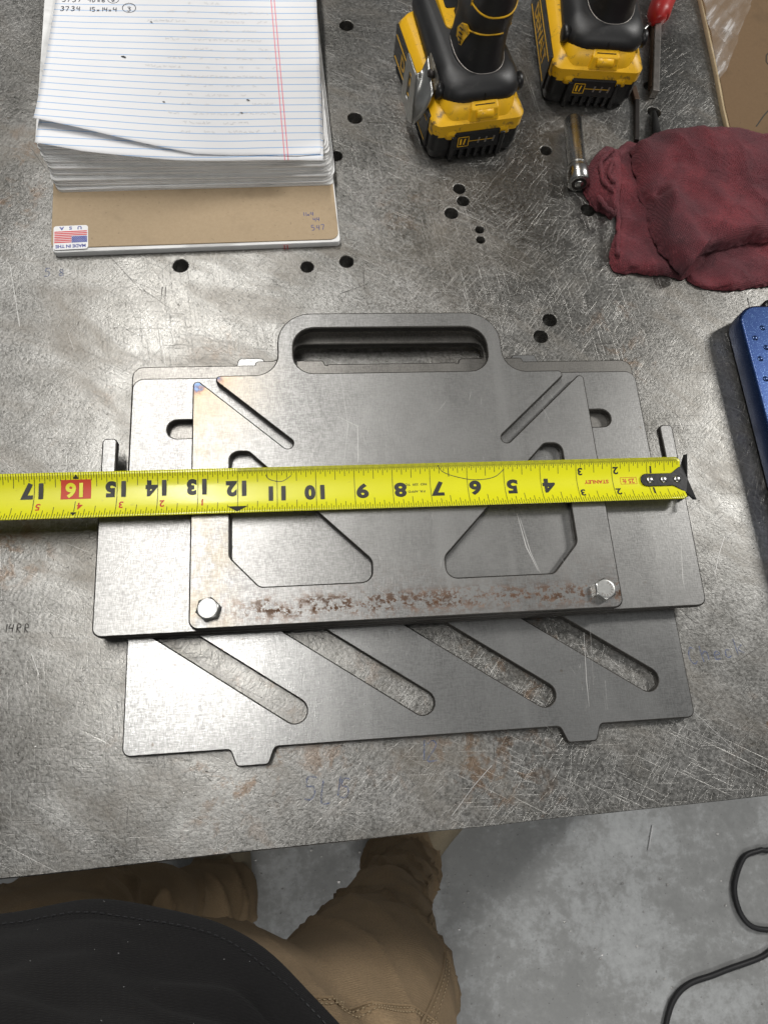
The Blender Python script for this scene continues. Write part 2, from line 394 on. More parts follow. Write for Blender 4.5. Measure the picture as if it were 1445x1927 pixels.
def tube(path, rad, n=12, closed_ends=True):
    rings = []; m = len(path); up = Vector((0, 0, 1)); prev = None
    for i, p in enumerate(path):
        d = (Vector(path[min(m - 1, i + 1)]) - Vector(path[max(0, i - 1)])).normalized()
        if prev is None: a = d.orthogonal().normalized()
        else: a = (prev - d * prev.dot(d)).normalized()
        prev = a; b = d.cross(a); r = rad[i] if isinstance(rad, (list, tuple)) else rad
        rings.append([Vector(p) + a * math.cos(t) * r + b * math.sin(t) * r for t in [2 * math.pi * k / n for k in range(n)]])
    return ring_loft(rings, closed_ends, closed_ends)
def spline(pts, per=8):
    out = []; n = len(pts)
    P = [Vector(p) for p in pts]
    for i in range(n - 1):
        a, b, c, d = P[max(0, i - 1)], P[i], P[i + 1], P[min(n - 1, i + 2)]
        for j in range(per):
            t = j / per; out.append(0.5 * ((2 * b) + (c - a) * t + (2 * a - 5 * b + 4 * c - d) * t * t + (3 * b - a - 3 * c + d) * t ** 3))
    out.append(P[-1]); return out
def box(x0, x1, y0, y1, z0, z1):
    v = [(x, y, z) for z in (z0, z1) for x, y in ((x0, y0), (x1, y0), (x1, y1), (x0, y1))]
    return v, [(3, 2, 1, 0), (4, 5, 6, 7), (0, 1, 5, 4), (1, 2, 6, 5), (2, 3, 7, 6), (3, 0, 4, 7)]
def join(*geos):
    V = []; F = []
    for v, f in geos: k = len(V); V += list(v); F += [tuple(i + k for i in q) for q in f]
    return V, F
def bevel_mod(o, wd, seg=2):
    b = o.modifiers.new('edge', 'BEVEL'); b.width = wd; b.segments = seg; b.limit_method = 'ANGLE'; return o
def sub_mod(o, lv=1):
    s = o.modifiers.new('sub', 'SUBSURF'); s.levels = lv; s.render_levels = lv; return o
def sharp(o, deg=32):
    o.data.polygons.foreach_set('use_smooth', [True] * len(o.data.polygons)); o.data.set_sharp_from_angle(angle=R(deg)); return o
mm = lambda pts: [tuple(q * 0.001 for q in p) for p in pts]

STROKE = {'0': [[(.3, 1), (.05, .7), (.05, .3), (.3, 0), (.55, .3), (.55, .7), (.3, 1)]], '1': [[(.25, 1), (.25, 0)]],
          '3': [[(.05, .92), (.35, 1), (.5, .8), (.25, .56), (.5, .4), (.42, .1), (.2, 0), (0, .08)]],
          '4': [[(.15, 1), (.05, .5), (.5, .52)], [(.5, 1), (.45, 0)]], '5': [[(.5, 1), (.12, 1), (.1, .6), (.4, .6), (.5, .3), (.35, .03), (.05, .03)]],
          '6': [[(.45, 1), (.1, .5), (.1, .1), (.4, 0), (.5, .25), (.3, .45), (.1, .3)]], '7': [[(0, .95), (.5, 1), (.2, 0)]], '8': [[(.3, .5), (.1, .75), (.3, 1), (.5, .75), (.3, .5), (.05, .25), (.3, 0), (.55, .25), (.3, .5)]],
          'x': [[(.08, .45), (.45, .05)], [(.45, .45), (.08, .05)]], 'D': [[(.1, 1), (.1, 0), (.4, .1), (.5, .5), (.4, .9), (.1, 1)]], 'B': [[(.1, 1), (.1, 0), (.4, .05), (.5, .28), (.1, .5), (.42, .72), (.4, .95), (.1, 1)]],
          'L': [[(.1, 1), (.1, 0), (.5, 0)]], 'C': [[(.5, .85), (.3, 1), (.08, .6), (.1, .2), (.3, 0), (.5, .15)]], 'h': [[(.1, 1), (.1, 0)], [(.1, .4), (.3, .55), (.42, .4), (.42, 0)]],
          'e': [[(.1, .3), (.45, .35), (.3, .55), (.1, .35), (.15, .05), (.45, .08)]], 'c': [[(.42, .45), (.2, .5), (.1, .25), (.2, .02), (.45, .1)]], 'k': [[(.1, 1), (.1, 0)], [(.42, .5), (.12, .25), (.45, 0)]],
          'A': [[(0, 0), (.28, 1), (.5, 0)], [(.1, .4), (.42, .4)]], 'R': [[(.1, 0), (.1, 1), (.45, .9), (.45, .6), (.1, .5), (.5, 0)]], '2': [[(.05, .8), (.3, 1), (.5, .75), (.05, 0), (.55, .02)]],
          'w': [[(0, .5), (.12, 0), (.28, .4), (.42, 0), (.55, .5)]], 'l': [[(.2, 1), (.2, 0)]]}
def handwrite(s, x0, y0, size, wd, adv=0.72, ang=0.0, jit=0.05, zf=None, seed=1):
    r = random.Random(seed); V = []; F = []; x = 0; ca, sa = math.cos(ang), math.sin(ang)
    for ch in s:
        for st in STROKE.get(ch, []):
            pts = []
            sp = spline([(p[0], p[1], 0) for p in st], 4) if len(st) > 2 else [Vector((p[0], p[1], 0)) for p in st]
            ox, oy = r.uniform(-jit, jit), r.uniform(-jit, jit)
            for p in sp:
                qx, qy = (x + p[0] + ox) * size, (p[1] + oy) * size
                X, Y = x0 + qx * ca - qy * sa, y0 + qx * sa + qy * ca
                pts.append((X, Y, zf(X, Y) if zf else 0.0))
            ribbon(pts, wd, V, F)
        x += adv * (0.55 if ch in '1l ' else 1)
    return V, F

# ================================================================== SETTING
floor = mesh_obj('concrete_floor', [(-4, -4, -0.9), (4, -4, -0.9), (4, 4, -0.9), (-4, 4, -0.9)], [(0, 1, 2, 3)], 'concrete'); tag(floor, kind='structure')

# ------------------------------------------------------------------ steel bench
table = empty('welding_table', (0, 0, -0.9)); tag(table, 'scratched grey steel workbench top with drilled holes', 'workbench')
TZ = 0.9
fl, fr_ = Vector(at2(0, 1655)), Vector(at2(1445, 1497)); sl = (fr_ - fl) / (fr_.x - fl.x)
fe = lambda x: (fl + sl * (x - fl.x))
edge = [tuple(fe(x) + Vector((0, rnd.uniform(-.0003, .0003)))) for x in [-0.62 + i * 0.038 for i in range(41)]]
outline = edge + [(0.9, 1.05), (-0.62, 1.05)]
HOLES = [(652, 48, 13), (668, 222, 13), (632, 293, 12), (340, 500, 14.5), (578, 502, 12), (652, 492, 13), (864, 355, 11.2), (871, 378, 11.2), (849, 401, 12.5),
         (902, 432, 8), (904, 451, 8), (1027, 283, 10.5), (1106, 395, 13), (1034, 602, 13), (1017, 633, 13), (1230, 211, 12), (1222, 163, 11)]
loops = [outline]
for u, v, r in HOLES:
    x, y = at2(u, v); rr = (at(u + r, v) - at(u, v)).length; loops.append(circle(x, y, rr, 28))
top = slab('table_top', loops, 0.02, 'table', table, (0, 0, TZ - 0.02), 0.0007)
for sx, sy in ((-0.5, 0.02), (0.78, 0.02), (-0.5, 0.93), (0.78, 0.93)):
    v, f = box(sx - .04, sx + .04, sy - .04, sy + .04, 0, TZ - 0.02); mesh_obj('leg', v, f, 'dark_steel', table)
# wear: bright scratches and dark gouges, each a shallow mark of its own
def scratches(n, mat, wr, lr, z, name, seed):
    r = random.Random(seed); V = []; F = []
    for _ in range(n):
        u, vv = r.uniform(-30, 1475), r.uniform(-20, 1640); x, y = at2(u, vv)
        if y < fe(x).y + 0.006: continue
        a = r.choice([r.gauss(1.1, .35), r.gauss(2.3, .3), r.uniform(0, 3.14)]); L = r.uniform(*lr) * (r.random() ** 1.5 + .15); c = r.uniform(-6, 6)
        pts = []
        for k in range(6):
            t = k / 5 - .5; aa = a + c * t * L
            pts.append((x + math.cos(aa) * t * L, y + math.sin(aa) * t * L, z))
        if min(p[1] - fe(p[0]).y for p in pts) < 0.003: continue
        w0 = r.uniform(*wr); ribbon(pts, [w0 * q for q in (.2, .8, 1, 1, .7, .15)], V, F)
    o = mesh_obj(name, V, F, mat, table); tag(o, kind='stuff'); return o
scratches(120, 'scratch', (.00008, .00018), (.003, .026), TZ + .00006, 'bright_scratches', 3)
scratches(200, 'gouge', (.00015, .00035), (.002, .016), TZ + .00009, 'dark_gouges', 5)
V = []; F = []
for pts, wd in [([(1330, 560), (1322, 700)], .3), ([(1362, 1010), (1350, 1050), (1344, 1084)], .6), ([(850, 1535), (890, 1480), (925, 1440)], .6), ([(1305, 1340), (1385, 1415)], .5), ([(1258, 1355), (1375, 1410)], .35),
                ([(20, 500), (38, 615)], .5), ([(700, 215), (745, 232), (705, 236)], .5), ([(1075, 1410), (1072, 1480)], .3), ([(60, 1230), (74, 1270)], .5)]:
    V = []; F = []; ribbon([(*at2(u, v), TZ + .00012) for u, v in pts], wd * .0006, V, F); mesh_obj('long_scratch', V, F, 'scratch', table)
V = []; F = []
for pts, wd in [([(205, 480), (270, 550)], .5), ([(270, 545), (320, 580)], .4), ([(306, 540), (304, 562)], .8), ([(312, 540), (311, 575)], .8), ([(640, 553), (690, 535)], .6), ([(684, 508), (686, 548)], .6),
                ([(60, 280), (95, 330)], .5), ([(690, 230), (752, 233)], .6), ([(1378, 1250), (1440, 1210)], .4), ([(1100, 1405), (1100, 1412)], 1.0), ([(1093, 1407), (1107, 1407)], .7), ([(1104, 1452), (1112, 1452)], .7),
                ([(1122, 648), (1152, 646)], 1.0), ([(1405, 560), (1412, 590)], 1.2), ([(95, 1190), (102, 1200)], .7)]:
    V = []; F = []; ribbon([(*at2(u, v), TZ + .00014) for u, v in pts], [wd * .0008] * (len(pts) - 1) + [wd * .0003], V, F); mesh_obj('long_gouge', V, F, 'gouge', table)
x, y = at2(8, 1190); v, f = handwrite('14RR', x, y, .0052, .00065, .9, -.06, .0); mesh_obj('stamped_number', [(a, b, TZ + .0001) for a, b, c in v], f, 'gouge', table)
for s, u, vv, sz, an in [('5', 84, 520, .007, -.1), ('8', 112, 520, .006, 0), ('5L', 572, 1505, .013, -.15), ('15', 625, 1497, .011, -.2), ('12', 788, 1432, .012, -.1), ('Check', 1300, 1250, .011, .12)]:
    x, y = at2(u, vv); v, f = handwrite(s, x, y, sz, .0008, .78, an, .08, seed=len(s) + u)
    mesh_obj('marker_writing', [(a, b, TZ + .00005) for a, b, c in v], f, 'marker', table)

# ================================================================== STEEL PLATES
T = 0.00604
# slotted plate lying on the bench
o5 = mm([(-40.4, -70.9, 5), (23, -70.9, 3), (27, -81, 3), (46, -81, 3), (50, -70.9, 3), (229, -70.9, 3), (233, -81, 3), (252, -81, 3), (256, -70.9, 3), (319.9, -70.9, 5),
         (319.9, 189, 5), (252, 189, 2), (250, 198.5, 3), (232, 198.5, 3), (229, 189, 2), (50, 189, 2), (47, 198.5, 3), (29, 198.5, 3), (27, 189, 2), (-40.4, 189, 5)])
sd = Vector((-math.cos(R(34.3)), math.sin(R(34.3))))
lp = [round_poly(o5)]
for cx, cy in ((62.5, -50.5), (142.5, -50.5), (221.5, -50.5), (292, -45)):
    e = Vector((cx, cy)) + sd * 105; lp.append(obround((cx / 1000, cy / 1000), (e.x / 1000, e.y / 1000), .0075))
p5 = slab('slotted_steel_plate', lp, T, 'p5', loc=(0, 0, 0), bevel=.0008, edge_mat='cut_edge')
tag(p5, 'grey steel plate with four long diagonal slots lying flat on the bench', 'steel plate')
# tabbed plate with its own handle loop
o3 = mm([(-43.5, -1, 5), (321, -1, 5), (321, 189.3, 8), (238, 189.3, .5), (237, 192.5, 4), (219, 192.5, 5), (219, 219, 24), (58, 219, 24), (58, 192.5, 5), (42, 192.5, 4), (41, 189.3, .5), (-43.5, 189.3, 8)])
h3 = round_poly(mm([(69, 192.5, 1), (90, 192.5, 4), (91.5, 188.6, .6), (93, 188.6, .5), (93, 189.3, .2), (187, 189.3, .2), (187, 188.6, .5), (188.5, 188.6, .6), (190, 192.5, 4), (208, 192.5, 1), (208, 205.5, 12), (69, 205.5, 12)]), 5)
p3 = slab('tabbed_steel_plate', [round_poly(o3), h3], T, 'p3', loc=(0, 0, .006), bevel=.0009, edge_mat='cut_edge')
tag(p3, 'dull brownish steel plate showing only as a strip and inner handle loop under two others', 'steel plate')
# wide plate with ears
o2 = mm([(-58.6, -.7, 6), (337, -.7, 6), (339.5, 132, 3), (329.5, 132, 3), (329.5, 92, 2), (319.3, 92, 2), (319.3, 176.6, 8), (-41.7, 176.6, 8), (-41.7, 92, 2), (-49.5, 92, 2), (-49.5, 132, 3), (-59.2, 132, 3)])
lp = [round_poly(o2), obround((-.0105, .1375), (.02, .1375), .0066), obround((.258, .1385), (.2875, .1385), .0066)]
p2 = slab('eared_steel_plate', lp, T, 'p2', loc=(0, 0, .012), bevel=.0010, edge_mat='cut_edge')
tag(p2, 'wide grey steel plate with two upright ears and round-ended side slots', 'steel plate')
# top plate with handle, two windows, two corner slits
CX = 138.5
E_ = Vector((213.5, 122)); u_ = Vector((.743, .669)); n_ = Vector((-.669, .743)); hw = 3.5
A = E_ - n_ * hw - u_ * 3; B = E_ + n_ * hw - u_ * 3
right = [(277, 0, 6), (277, 174.4, 3.2), (A.x, A.y, 3.4), (B.x, B.y, 3.4), (266.7, 174.6, 3.2), (219.2, 174.6, 16), (219.2, 224, 27)]
left = [(2 * CX - x, y, r) for x, y, r in reversed(right)]
win = [(25, 45, 7), (43.5, 25, 6), (114, 25, 7), (114.5, 39, 7), (37, 117, 5), (25, 117, 8)]
lp = [round_poly(mm(right + left)), round_poly(mm([(69, 175.4, 14), (208, 175.4, 14), (208, 211.5, 15), (69, 211.5, 15)])),
      round_poly(mm(win)), round_poly(mm([(2 * CX - x, y, r) for x, y, r in win]))]
p1 = slab('handled_steel_plate', lp, T, 'p1', loc=(0, 0, .018), bevel=.0010, edge_mat='cut_edge')
tag(p1, 'topmost grey steel plate with carrying handle, two triangular windows and rust along one edge', 'steel plate')
# fine scratches on the plates
def plate_marks(parent, lines, z, name='scratch_marks'):
    V = []; F = []
    for pts, wd in lines: ribbon([(a / 1000, b / 1000, z) for a, b in pts], [wd * .0002] + [wd * .00055] * (len(pts) - 2) + [wd * .0002], V, F)
    o = mesh_obj(name, V, F, 'scratch', parent); tag(o, kind='stuff')
def px_line(pts, z): return [(at(u, v, z).x * 1000, at(u, v, z).y * 1000) for u, v in pts]
rs = random.Random(21)
def many(n, x0, x1, y0, y1, lean=1.5):
    out = []
    for _ in range(n):
        x, y = rs.uniform(x0, x1), rs.uniform(y0, y1); L = rs.uniform(2, 16) * rs.random(); a = rs.gauss(lean, .3)
        out.append(([(x + math.cos(a + k * .04) * L * (k / 3), y + math.sin(a + k * .04) * L * (k / 3)) for k in range(4)], rs.uniform(.12, .3)))
    return out
Z1 = .0241
plate_marks(p1, [(px_line(q, Z1), wd) for q, wd in [([(634, 783), (673, 802), (674, 862), (673, 872)], .45), ([(640, 700), (655, 800), (648, 865)], .3), ([(722, 790), (728, 860)], .25), ([(706, 985), (716, 1060)], .3), ([(690, 735), (720, 770)], .2), ([(560, 830), (552, 880)], .3)]]
            + many(26, 60, 215, 95, 165) + many(16, 120, 160, 10, 80) + many(18, 240, 270, 20, 160), .00612)
Z2 = .0181
plate_marks(p2, [(px_line(q, Z2), wd) for q, wd in [([(276, 1001), (243, 1050), (206, 1086)], .55), ([(244, 1032), (228, 1066), (215, 1085)], .4), ([(350, 980), (330, 1040), (325, 1090), (328, 1130)], .5), ([(215, 978), (223, 1005)], .4), ([(244, 1060), (243, 1100)], .3),
            ([(972, 966), (990, 1030), (1012, 1074)], 1.2), ([(978, 975), (998, 1040), (1016, 1078)], .8), ([(1228, 1000), (1236, 1060)], .4), ([(1280, 1020), (1284, 1090), (1288, 1112)], .7), ([(1262, 985), (1300, 1060), (1304, 1095)], .3)]]
            + many(14, -50, -10, 10, 75) + many(14, 290, 330, 15, 85), .00612)
plate_marks(p5, [(px_line(q, .0061), wd) for q, wd in [([(1098, 1190), (1103, 1280), (1108, 1330)], .8), ([(1110, 1180), (1116, 1290)], .5), ([(1138, 1280), (1142, 1335)], .6), ([(1022, 1360), (1050, 1390)], .3)]] + many(16, 240, 262, -68, -20), .00612)

# bolts
def bolt(x, y, rot, label):
    b = empty('hex_bolt', (x, y, .024), rot); tag(b, label, 'bolt', 'hex bolts in the top plate')
    rings = []
    hexr = lambda r, z: [(r * math.cos(R(60 * i)), r * math.sin(R(60 * i)), z) for i in range(6)]
    def ringn(r, z, round_=0.0):
        o = []
        for i in range(36):
            a = R(10 * i); k = (a % R(60)) - R(30); hx = r * math.cos(R(30)) / math.cos(k); o.append(((hx * (1 - round_) + r * .87 * round_) * math.cos(a), (hx * (1 - round_) + r * .87 * round_) * math.sin(a), z))
        return o
    v, f = ring_loft([ringn(.0076, 0), ringn(.0076, .0044), ringn(.0073, .0050, .55), ringn(.0069, .00535, 1.0), ringn(.0062, .00545, 1.0)])
    mesh_obj('bolt_head', v, f, 'zinc', b)
    v, f = ring_loft([circle3(0, 0, .0038, -.0235), circle3(0, 0, .0038, .0003)]); mesh_obj('shank', v, f, 'zinc', b, True)
    V = []; F = []
    for i in range(9):
        a = R(200 + i * 24); V0 = [(math.cos(a) * q, math.sin(a) * q) for q in (.0036, .0050)]; ribbon([(*p, .00552) for p in V0], .0007, V, F)
    mesh_obj('head_marking', V, F, 'bar', b)
def circle3(x, y, r, z, n=24): return [(a, b, z) for a, b in circle(x, y, r, n)]
x, y = at2(391, 1145, .029); bolt(x, y, .25, 'silver hex bolt on rusty plate below the 13 inch mark')
x, y = at2(1139, 1108, .029); bolt(x, y, .5, 'silver hex bolt at rusty plate corner below the 2 inch mark')

# ================================================================== TAPE MEASURE
TX, TY, TH = .33499, .08691, -4.5514e-3
tape = empty('tape_measure', (TX, TY, .0242), TH); tag(tape, 'yellow tape measure blade printed in inches stretched across the plates', 'tape measure')
HW = .0154; SAG = .0042; IN = .0254
zc = lambda v: SAG * (v / HW) ** 2
def lift(s): return 0.0
NS, NV = 48, 16
V = []; F = []
L_END = 19.6
for side in (0, 1):
    for i in range(NS + 1):
        s = (.04, .16)[i] if i < 2 else .16 + (L_END - .16) * (i - 1) / (NS - 1)
        for j in range(NV + 1):
            v = -HW + 2 * HW * j / NV
            if i == 0: v *= .86
            V.append((-s * IN, v, zc(v) + (0 if side else -.00018)))
K = (NS + 1) * (NV + 1)
for i in range(NS):
    for j in range(NV):
        a = i * (NV + 1) + j; b = a + NV + 1
        F.append((K + a, K + a + 1, K + b + 1, K + b)); F.append((a, b, b + 1, a + 1))
for i in range(NS):
    a = i * (NV + 1); b = a + NV + 1; F.append((a, K + a, K + b, b)); a += NV; b += NV; F.append((a, b, K + b, K + a))
mesh_obj('blade', V, F, 'blade', tape, True)
def on_blade(x, y, s0, v0, e=.00012): return (-(s0 + x / IN) * IN, v0 - y, zc(v0 - y) + e)
def print_text(name, s, size, s0, v0, mat, bold=.0, align='CENTER', sx=1.0, e=.00014):
    v, f = text_geo(s, size, bold, align)
    mesh_obj(name, [on_blade(x * sx, y, s0, v0, e) for x, y, z in v], f, mat, tape)
NUMP = {}
for n in range(4, 18):
    vo = .0048 if n >= 13 else (.0030 if n == 12 else -.0012)
    if n == 16:
        r = round_poly([(-.0093, -.0062, .001), (.0093, -.0062, .001), (.0093, .0062, .001), (-.0093, .0062, .001)], 3)
        gv = [on_blade(-.0093 + .0186 * i_, -.0062 + .0124 * j_ / 10, 16, vo, .00012) for j_ in range(11) for i_ in (0, 1)]
        mesh_obj('number_box', gv, [(2 * j_, 2 * j_ + 1, 2 * j_ + 3, 2 * j_ + 2) for j_ in range(10)], 'ink_red', tape)
        print_text('inch_number', '16', .0122, 16, vo, 'blade', .0005, sx=1.05, e=.0003)
    elif n >= 10:
        s = str(n)
        print_text('inch_number', s[0], .0128, n - .035, vo, 'ink', .0008, 'RIGHT'); print_text('inch_number', s[1], .0128, n + .035, vo, 'ink', .0008, 'LEFT')
    else:
        print_text('inch_number', str(n), .0132, n - .045, vo, 'ink', .0006, 'RIGHT', 1.2)
for n in (1, 2, 3):
    print_text('small_number', str(n), .0066, n - .03, .0078, 'ink', .0002, 'RIGHT', 1.2); print_text('small_number', str(n), .0066, n - .03, -.0075, 'ink', .0002, 'RIGHT', 1.2)
for n in range(13, 18): print_text('foot_inch_number', str(n - 12), .0066, n - .05, -.0062, 'ink_red', .00015, 'RIGHT')
print_text('maker_name', 'STANLEY', .0036, 2.45, .0002, 'ink_red', .0001, sx=1.15)
print_text('length_mark', '25 ft', .0046, 1.55, .0002, 'ink_red', .00008)
V = []; F = []
for a, b in (((-.0058, -.0024), (.0058, -.0024)), ((.0058, -.0024), (.0058, .0024)), ((.0058, .0024), (-.0058, .0024)), ((-.0058, .0024), (-.0058, -.0024))): ribbon([on_blade(*a, 1.55, .0002), on_blade(*b, 1.55, .0002)], .00025, V, F)
mesh_obj('length_mark_frame', V, F, 'ink_red', tape)
print_text('approval_mark', "NO  339  TC", .0022, 7.38, .0020, 'ink', .00003, sx=1.2)
print_text('approval_mark', "P.R. APP'D", .0022, 7.38, -.0030, 'ink', .00003, sx=1.2)
# graduations: all ticks are one printed scale
V = []; F = []
def tick(s, v0, v1, wd=.00025):
    k = len(V); m = 4
    for i in range(m + 1):
        v = v0 + (v1 - v0) * i / m
        for d in (-.5, .5): V.append((-s * IN + d * wd, v, zc(v) + .0001))
    for i in range(m): F.append((k + 2 * i, k + 2 * i + 1, k + 2 * i + 3, k + 2 * i + 2))
for i in range(4, int(19.4 * 32)):
    s = i / 32; 
    if i % 32 == 0:
        if s in (16.0,): tick(s, -.0105, -.0030, .0004); tick(s, .0112, .0130, .0004)
        else: tick(s, -HW, HW, .00032)
        continue
    L = .0088 if i % 16 == 0 else .0066 if i % 8 == 0 else .0050 if i % 4 == 0 else .0036 if i % 2 == 0 else .0026
    if i % 2 and s > 12: continue
    tick(s, HW * .995, HW - L, .00036)
    if i % 2 == 0: tick(s, -HW * .995, -HW + L, .00036)
mesh_obj('inch_scale', V, F, 'ink', tape)
V = []; F = []
for v0, d in ((.0142, -1), (-.0138, 1)):
    mesh_obj('stud_arrow', [on_blade(q, 0, 16, v0 + d * p, .00016) for q, p in ((-.0019, .0028), (.0019, .0028), (0, 0))], [(0, 1, 2)], 'ink', tape)
k = [(-.0066, .0), (.0066, .0), (0, .0042)]
V = [(-12 * IN + a, -.0102 - b, zc(-.0102 - b) + .00016) for a, b in k]; mesh_obj('foot_arrow', V, [(0, 1, 2)], 'ink', tape)
V = []; F = []
for pts in ([(548, 898), (530, 908), (508, 905), (500, 897)], [(822, 878), (834, 890), (860, 898), (895, 903), (930, 898), (948, 884)], [(842, 882), (845, 897)]):
    q = [at(u, v, .0262) for u, v in pts]; q = spline(q, 5)
    V = []; F = []; ribbon([(p.x - TX, p.y - TY, zc(p.y - TY) + .00016) for p in q], .0004, V, F); mesh_obj('ink_squiggle', V, F, 'cord', tape)
# hook with three rivets
hk = round_poly(mm([(-31, -4.6, 4.3), (-8.2, -4.6, 3), (0, -10.5, 1), (1.5, -16.5, .6), (4.2, -17, .6), (3.0, 0, 0), (4.2, 17, .6), (1.5, 16.5, .6), (0, 10.5, 1), (-8.2, 4.6, 3), (-31, 4.6, 4.3)]), 5)
me = slab_mesh([hk], .0011, .0003)
for q in me.vertices: q.co.z += .0003 + (max(0, abs(q.co.y) - .009) ** 2) * 70
me.materials.clear(); me.materials.append(MT['hook']); hook = link(bpy.data.objects.new('end_hook', me), tape)
v, f = box(.0020, .0034, -.0115, .0115, -.0062, .0008); d1 = bevel_mod(mesh_obj('hook_lip', v, f, 'hook', tape), .0004)
for s in (.97, .58, .19):
    v, f = ring_loft([circle3(-s * IN, 0, .0027, .0009, 18), circle3(-s * IN, 0, .0026, .0017, 18), circle3(-s * IN, 0, .0018, .0022, 18), circle3(-s * IN, 0, .0006, .0024, 18)])
    mesh_obj('rivet', v, f, 'chrome', tape, True)

# ================================================================== NOTEPAD
a = at(104, 484); b = at(640, 466); pr = math.atan2(b.y - a.y, b.x - a.x)
pad = empty('legal_pad', (a.x, a.y, 0), pr); tag(pad, 'thick worn pad of lined paper on grey cardboard backing with flag sticker', 'notepad')
PI_ = Matrix.Rotation(-pr, 3, 'Z')
def pl(u, v, z):
    q = PI_ @ (at(u, v, z) - Vector((a.x, a.y, 0))); return q.x, q.y
PWD = .2155; PLN = .297
slab('lower_pages', [round_poly([(0, 0, .003), (PWD, .0015, .003), (PWD, PLN, .002), (0, PLN, .002)])], .0052, 'page_edge', pad, (0, 0, 0), .0004)
V = []; F = []
for dx in (.172, .1745): ribbon([(dx, -.0002, .0005), (dx, -.0002, .005)], .0006, V, F)
v, f = join(box(.1715, .1722, -.0003, .0, .0006, .0051), box(.1738, .1745, -.0003, .0, .0006, .0051)); mesh_obj('margin_line', v, f, 'flag_red', pad)
V = []; F = []
card = [(-.001, .0035, .005), (.2145, .0035, .007), (.2145, PLN, .003), (-.001, PLN, .003)]
slab('cardboard_backing', [round_poly(card)], .0009, 'chip', pad, (0, 0, .0052), .0002)
CZ = .00612
# sticker (read from the far side, so turned half round)
stx, sty = pl(134, 447, CZ)
sk = slab('flag_sticker', [round_poly([(-.0125, -.0108, .0022), (.0125, -.0108, .0022), (.0125, .0108, .0022), (-.0125, .0108, .0022)])], .00022, 'white', pad, (stx, sty, CZ), .00005)
sk.rotation_euler = (0, 0, math.pi + .02)
V = []; F = []
for i in range(7):
    yy = .0042 - i * .00158
    x0 = -.0005 if i < 4 else -.0118
    k = len(V); V += [(x0, yy - .0005, .0003), (.0118, yy - .0005, .0003), (.0118, yy + .0005, .0003), (x0, yy + .0005, .0003)]; F.append((k, k + 1, k + 2, k + 3))
mesh_obj('flag_stripes', V, F, 'flag_red', sk)
mesh_obj('flag_canton', [(-.0118, -.0010, .0003), (-.0006, -.0010, .0003), (-.0006, .0049, .0003), (-.0118, .0049, .0003)], [(0, 1, 2, 3)], 'flag_blue', sk)
V = []; F = []
for r in range(6):
    for c in range(8):
        x, y = -.0113 + c * .00142 + (r % 2) * .0006, -.0004 + r * .00095; k = len(V)
        V += [(x - .0003, y, .0004), (x, y - .0003, .0004), (x + .0003, y, .0004), (x, y + .0003, .0004)]; F.append((k, k + 1, k + 2, k + 3))
mesh_obj('flag_stars', V, F, 'white', sk)
for s, y, sz, sp in (('MADE IN THE', .0078, .0039, 1.0), ('U   S   A', -.0086, .0040, 1.25)):
    v, f = text_geo(s, sz, .00012); mesh_obj('sticker_lettering', [(x * sp * .92, yy + y, .0003) for x, yy, z in v], f, 'flag_blue', sk)
for s, u, vv, sz in (('11x4', 571, 407, .0036), ('44', 590, 417, .0036), ('547', 587, 434, .0048)):
    x, y = pl(u, vv, CZ); v, f = handwrite(s, x, y, sz, .0005, .78, .05); mesh_obj('handwriting', [(p, q, CZ + .0001) for p, q, _ in v], f, 'blue_ink', pad)
# used pages: a thumbed stack of sheets in bundles
bx, by = pl(105, 364, CZ); bx2, by2 = pl(620, 352, CZ)
rp = random.Random(4); NB = 27; V = []; F = []; tops = []
for i in range(NB):
    t = i / (NB - 1); th = .00092 * (1.0 if i else 1.0)
    y0 = by + t * .016 + rp.gauss(0, .0007) + (.0008 if i % 5 == 0 else 0); x0 = bx + .0005 - t * .004 + rp.gauss(0, .0007); x1 = x0 + PWD - .0015 + rp.gauss(0, .0008) - t * .001
    z0 = CZ + i * .00093
    crn = rp.uniform(.004, .010); dog = rp.random()
    pts = round_poly([(x0, y0, .005), (x1, y0 + .001, crn), (x1, PLN + .003, .002), (x0, PLN + .003, .002)], 5)
    k = len(V); n = len(pts); ph = rp.uniform(0, 6)
    for zz in (z0, z0 + th):
        for x, y in pts:
            sag = .0005 * math.sin(x * 45 + ph) * max(0, 1 - (y - y0) / .05)
            lf = t * .0065 * max(0, 1 - (x - x0) / .13) ** 1.5 * max(0, 1 - (y - y0) / .16)
            if i > 0: V.append((x, y, zz + sag + lf))
            else: V.append((x, y, zz + lf))
    F.append(tuple(range(k + n - 1, k - 1, -1))); F.append(tuple(range(k + n, k + 2 * n)))
    for j in range(n): q = (j + 1) % n; F.append((k + j, k + q, k + n + q, k + n + j))
tag(mesh_obj('page_stack', V, F, 'page_edge', pad), kind='stuff')
STZ = CZ + NB * .00093
def sheet_z(x, y, k):
    lf = max(0, 1 - (x + .014) / .15) ** 1.6 * max(0, 1 - (y - .115) / .13)
    ex_ = .0045 * max(0, 1 - (x + .014) / .16) ** 1.3 * max(0, 1 - (y - .125) / .10) if k == 2 else 0
    return STZ + .0012 + k * .0008 + .0068 * lf + ex_ + .0004 * math.sin(x * 38 + 1) * math.sin(y * 25)
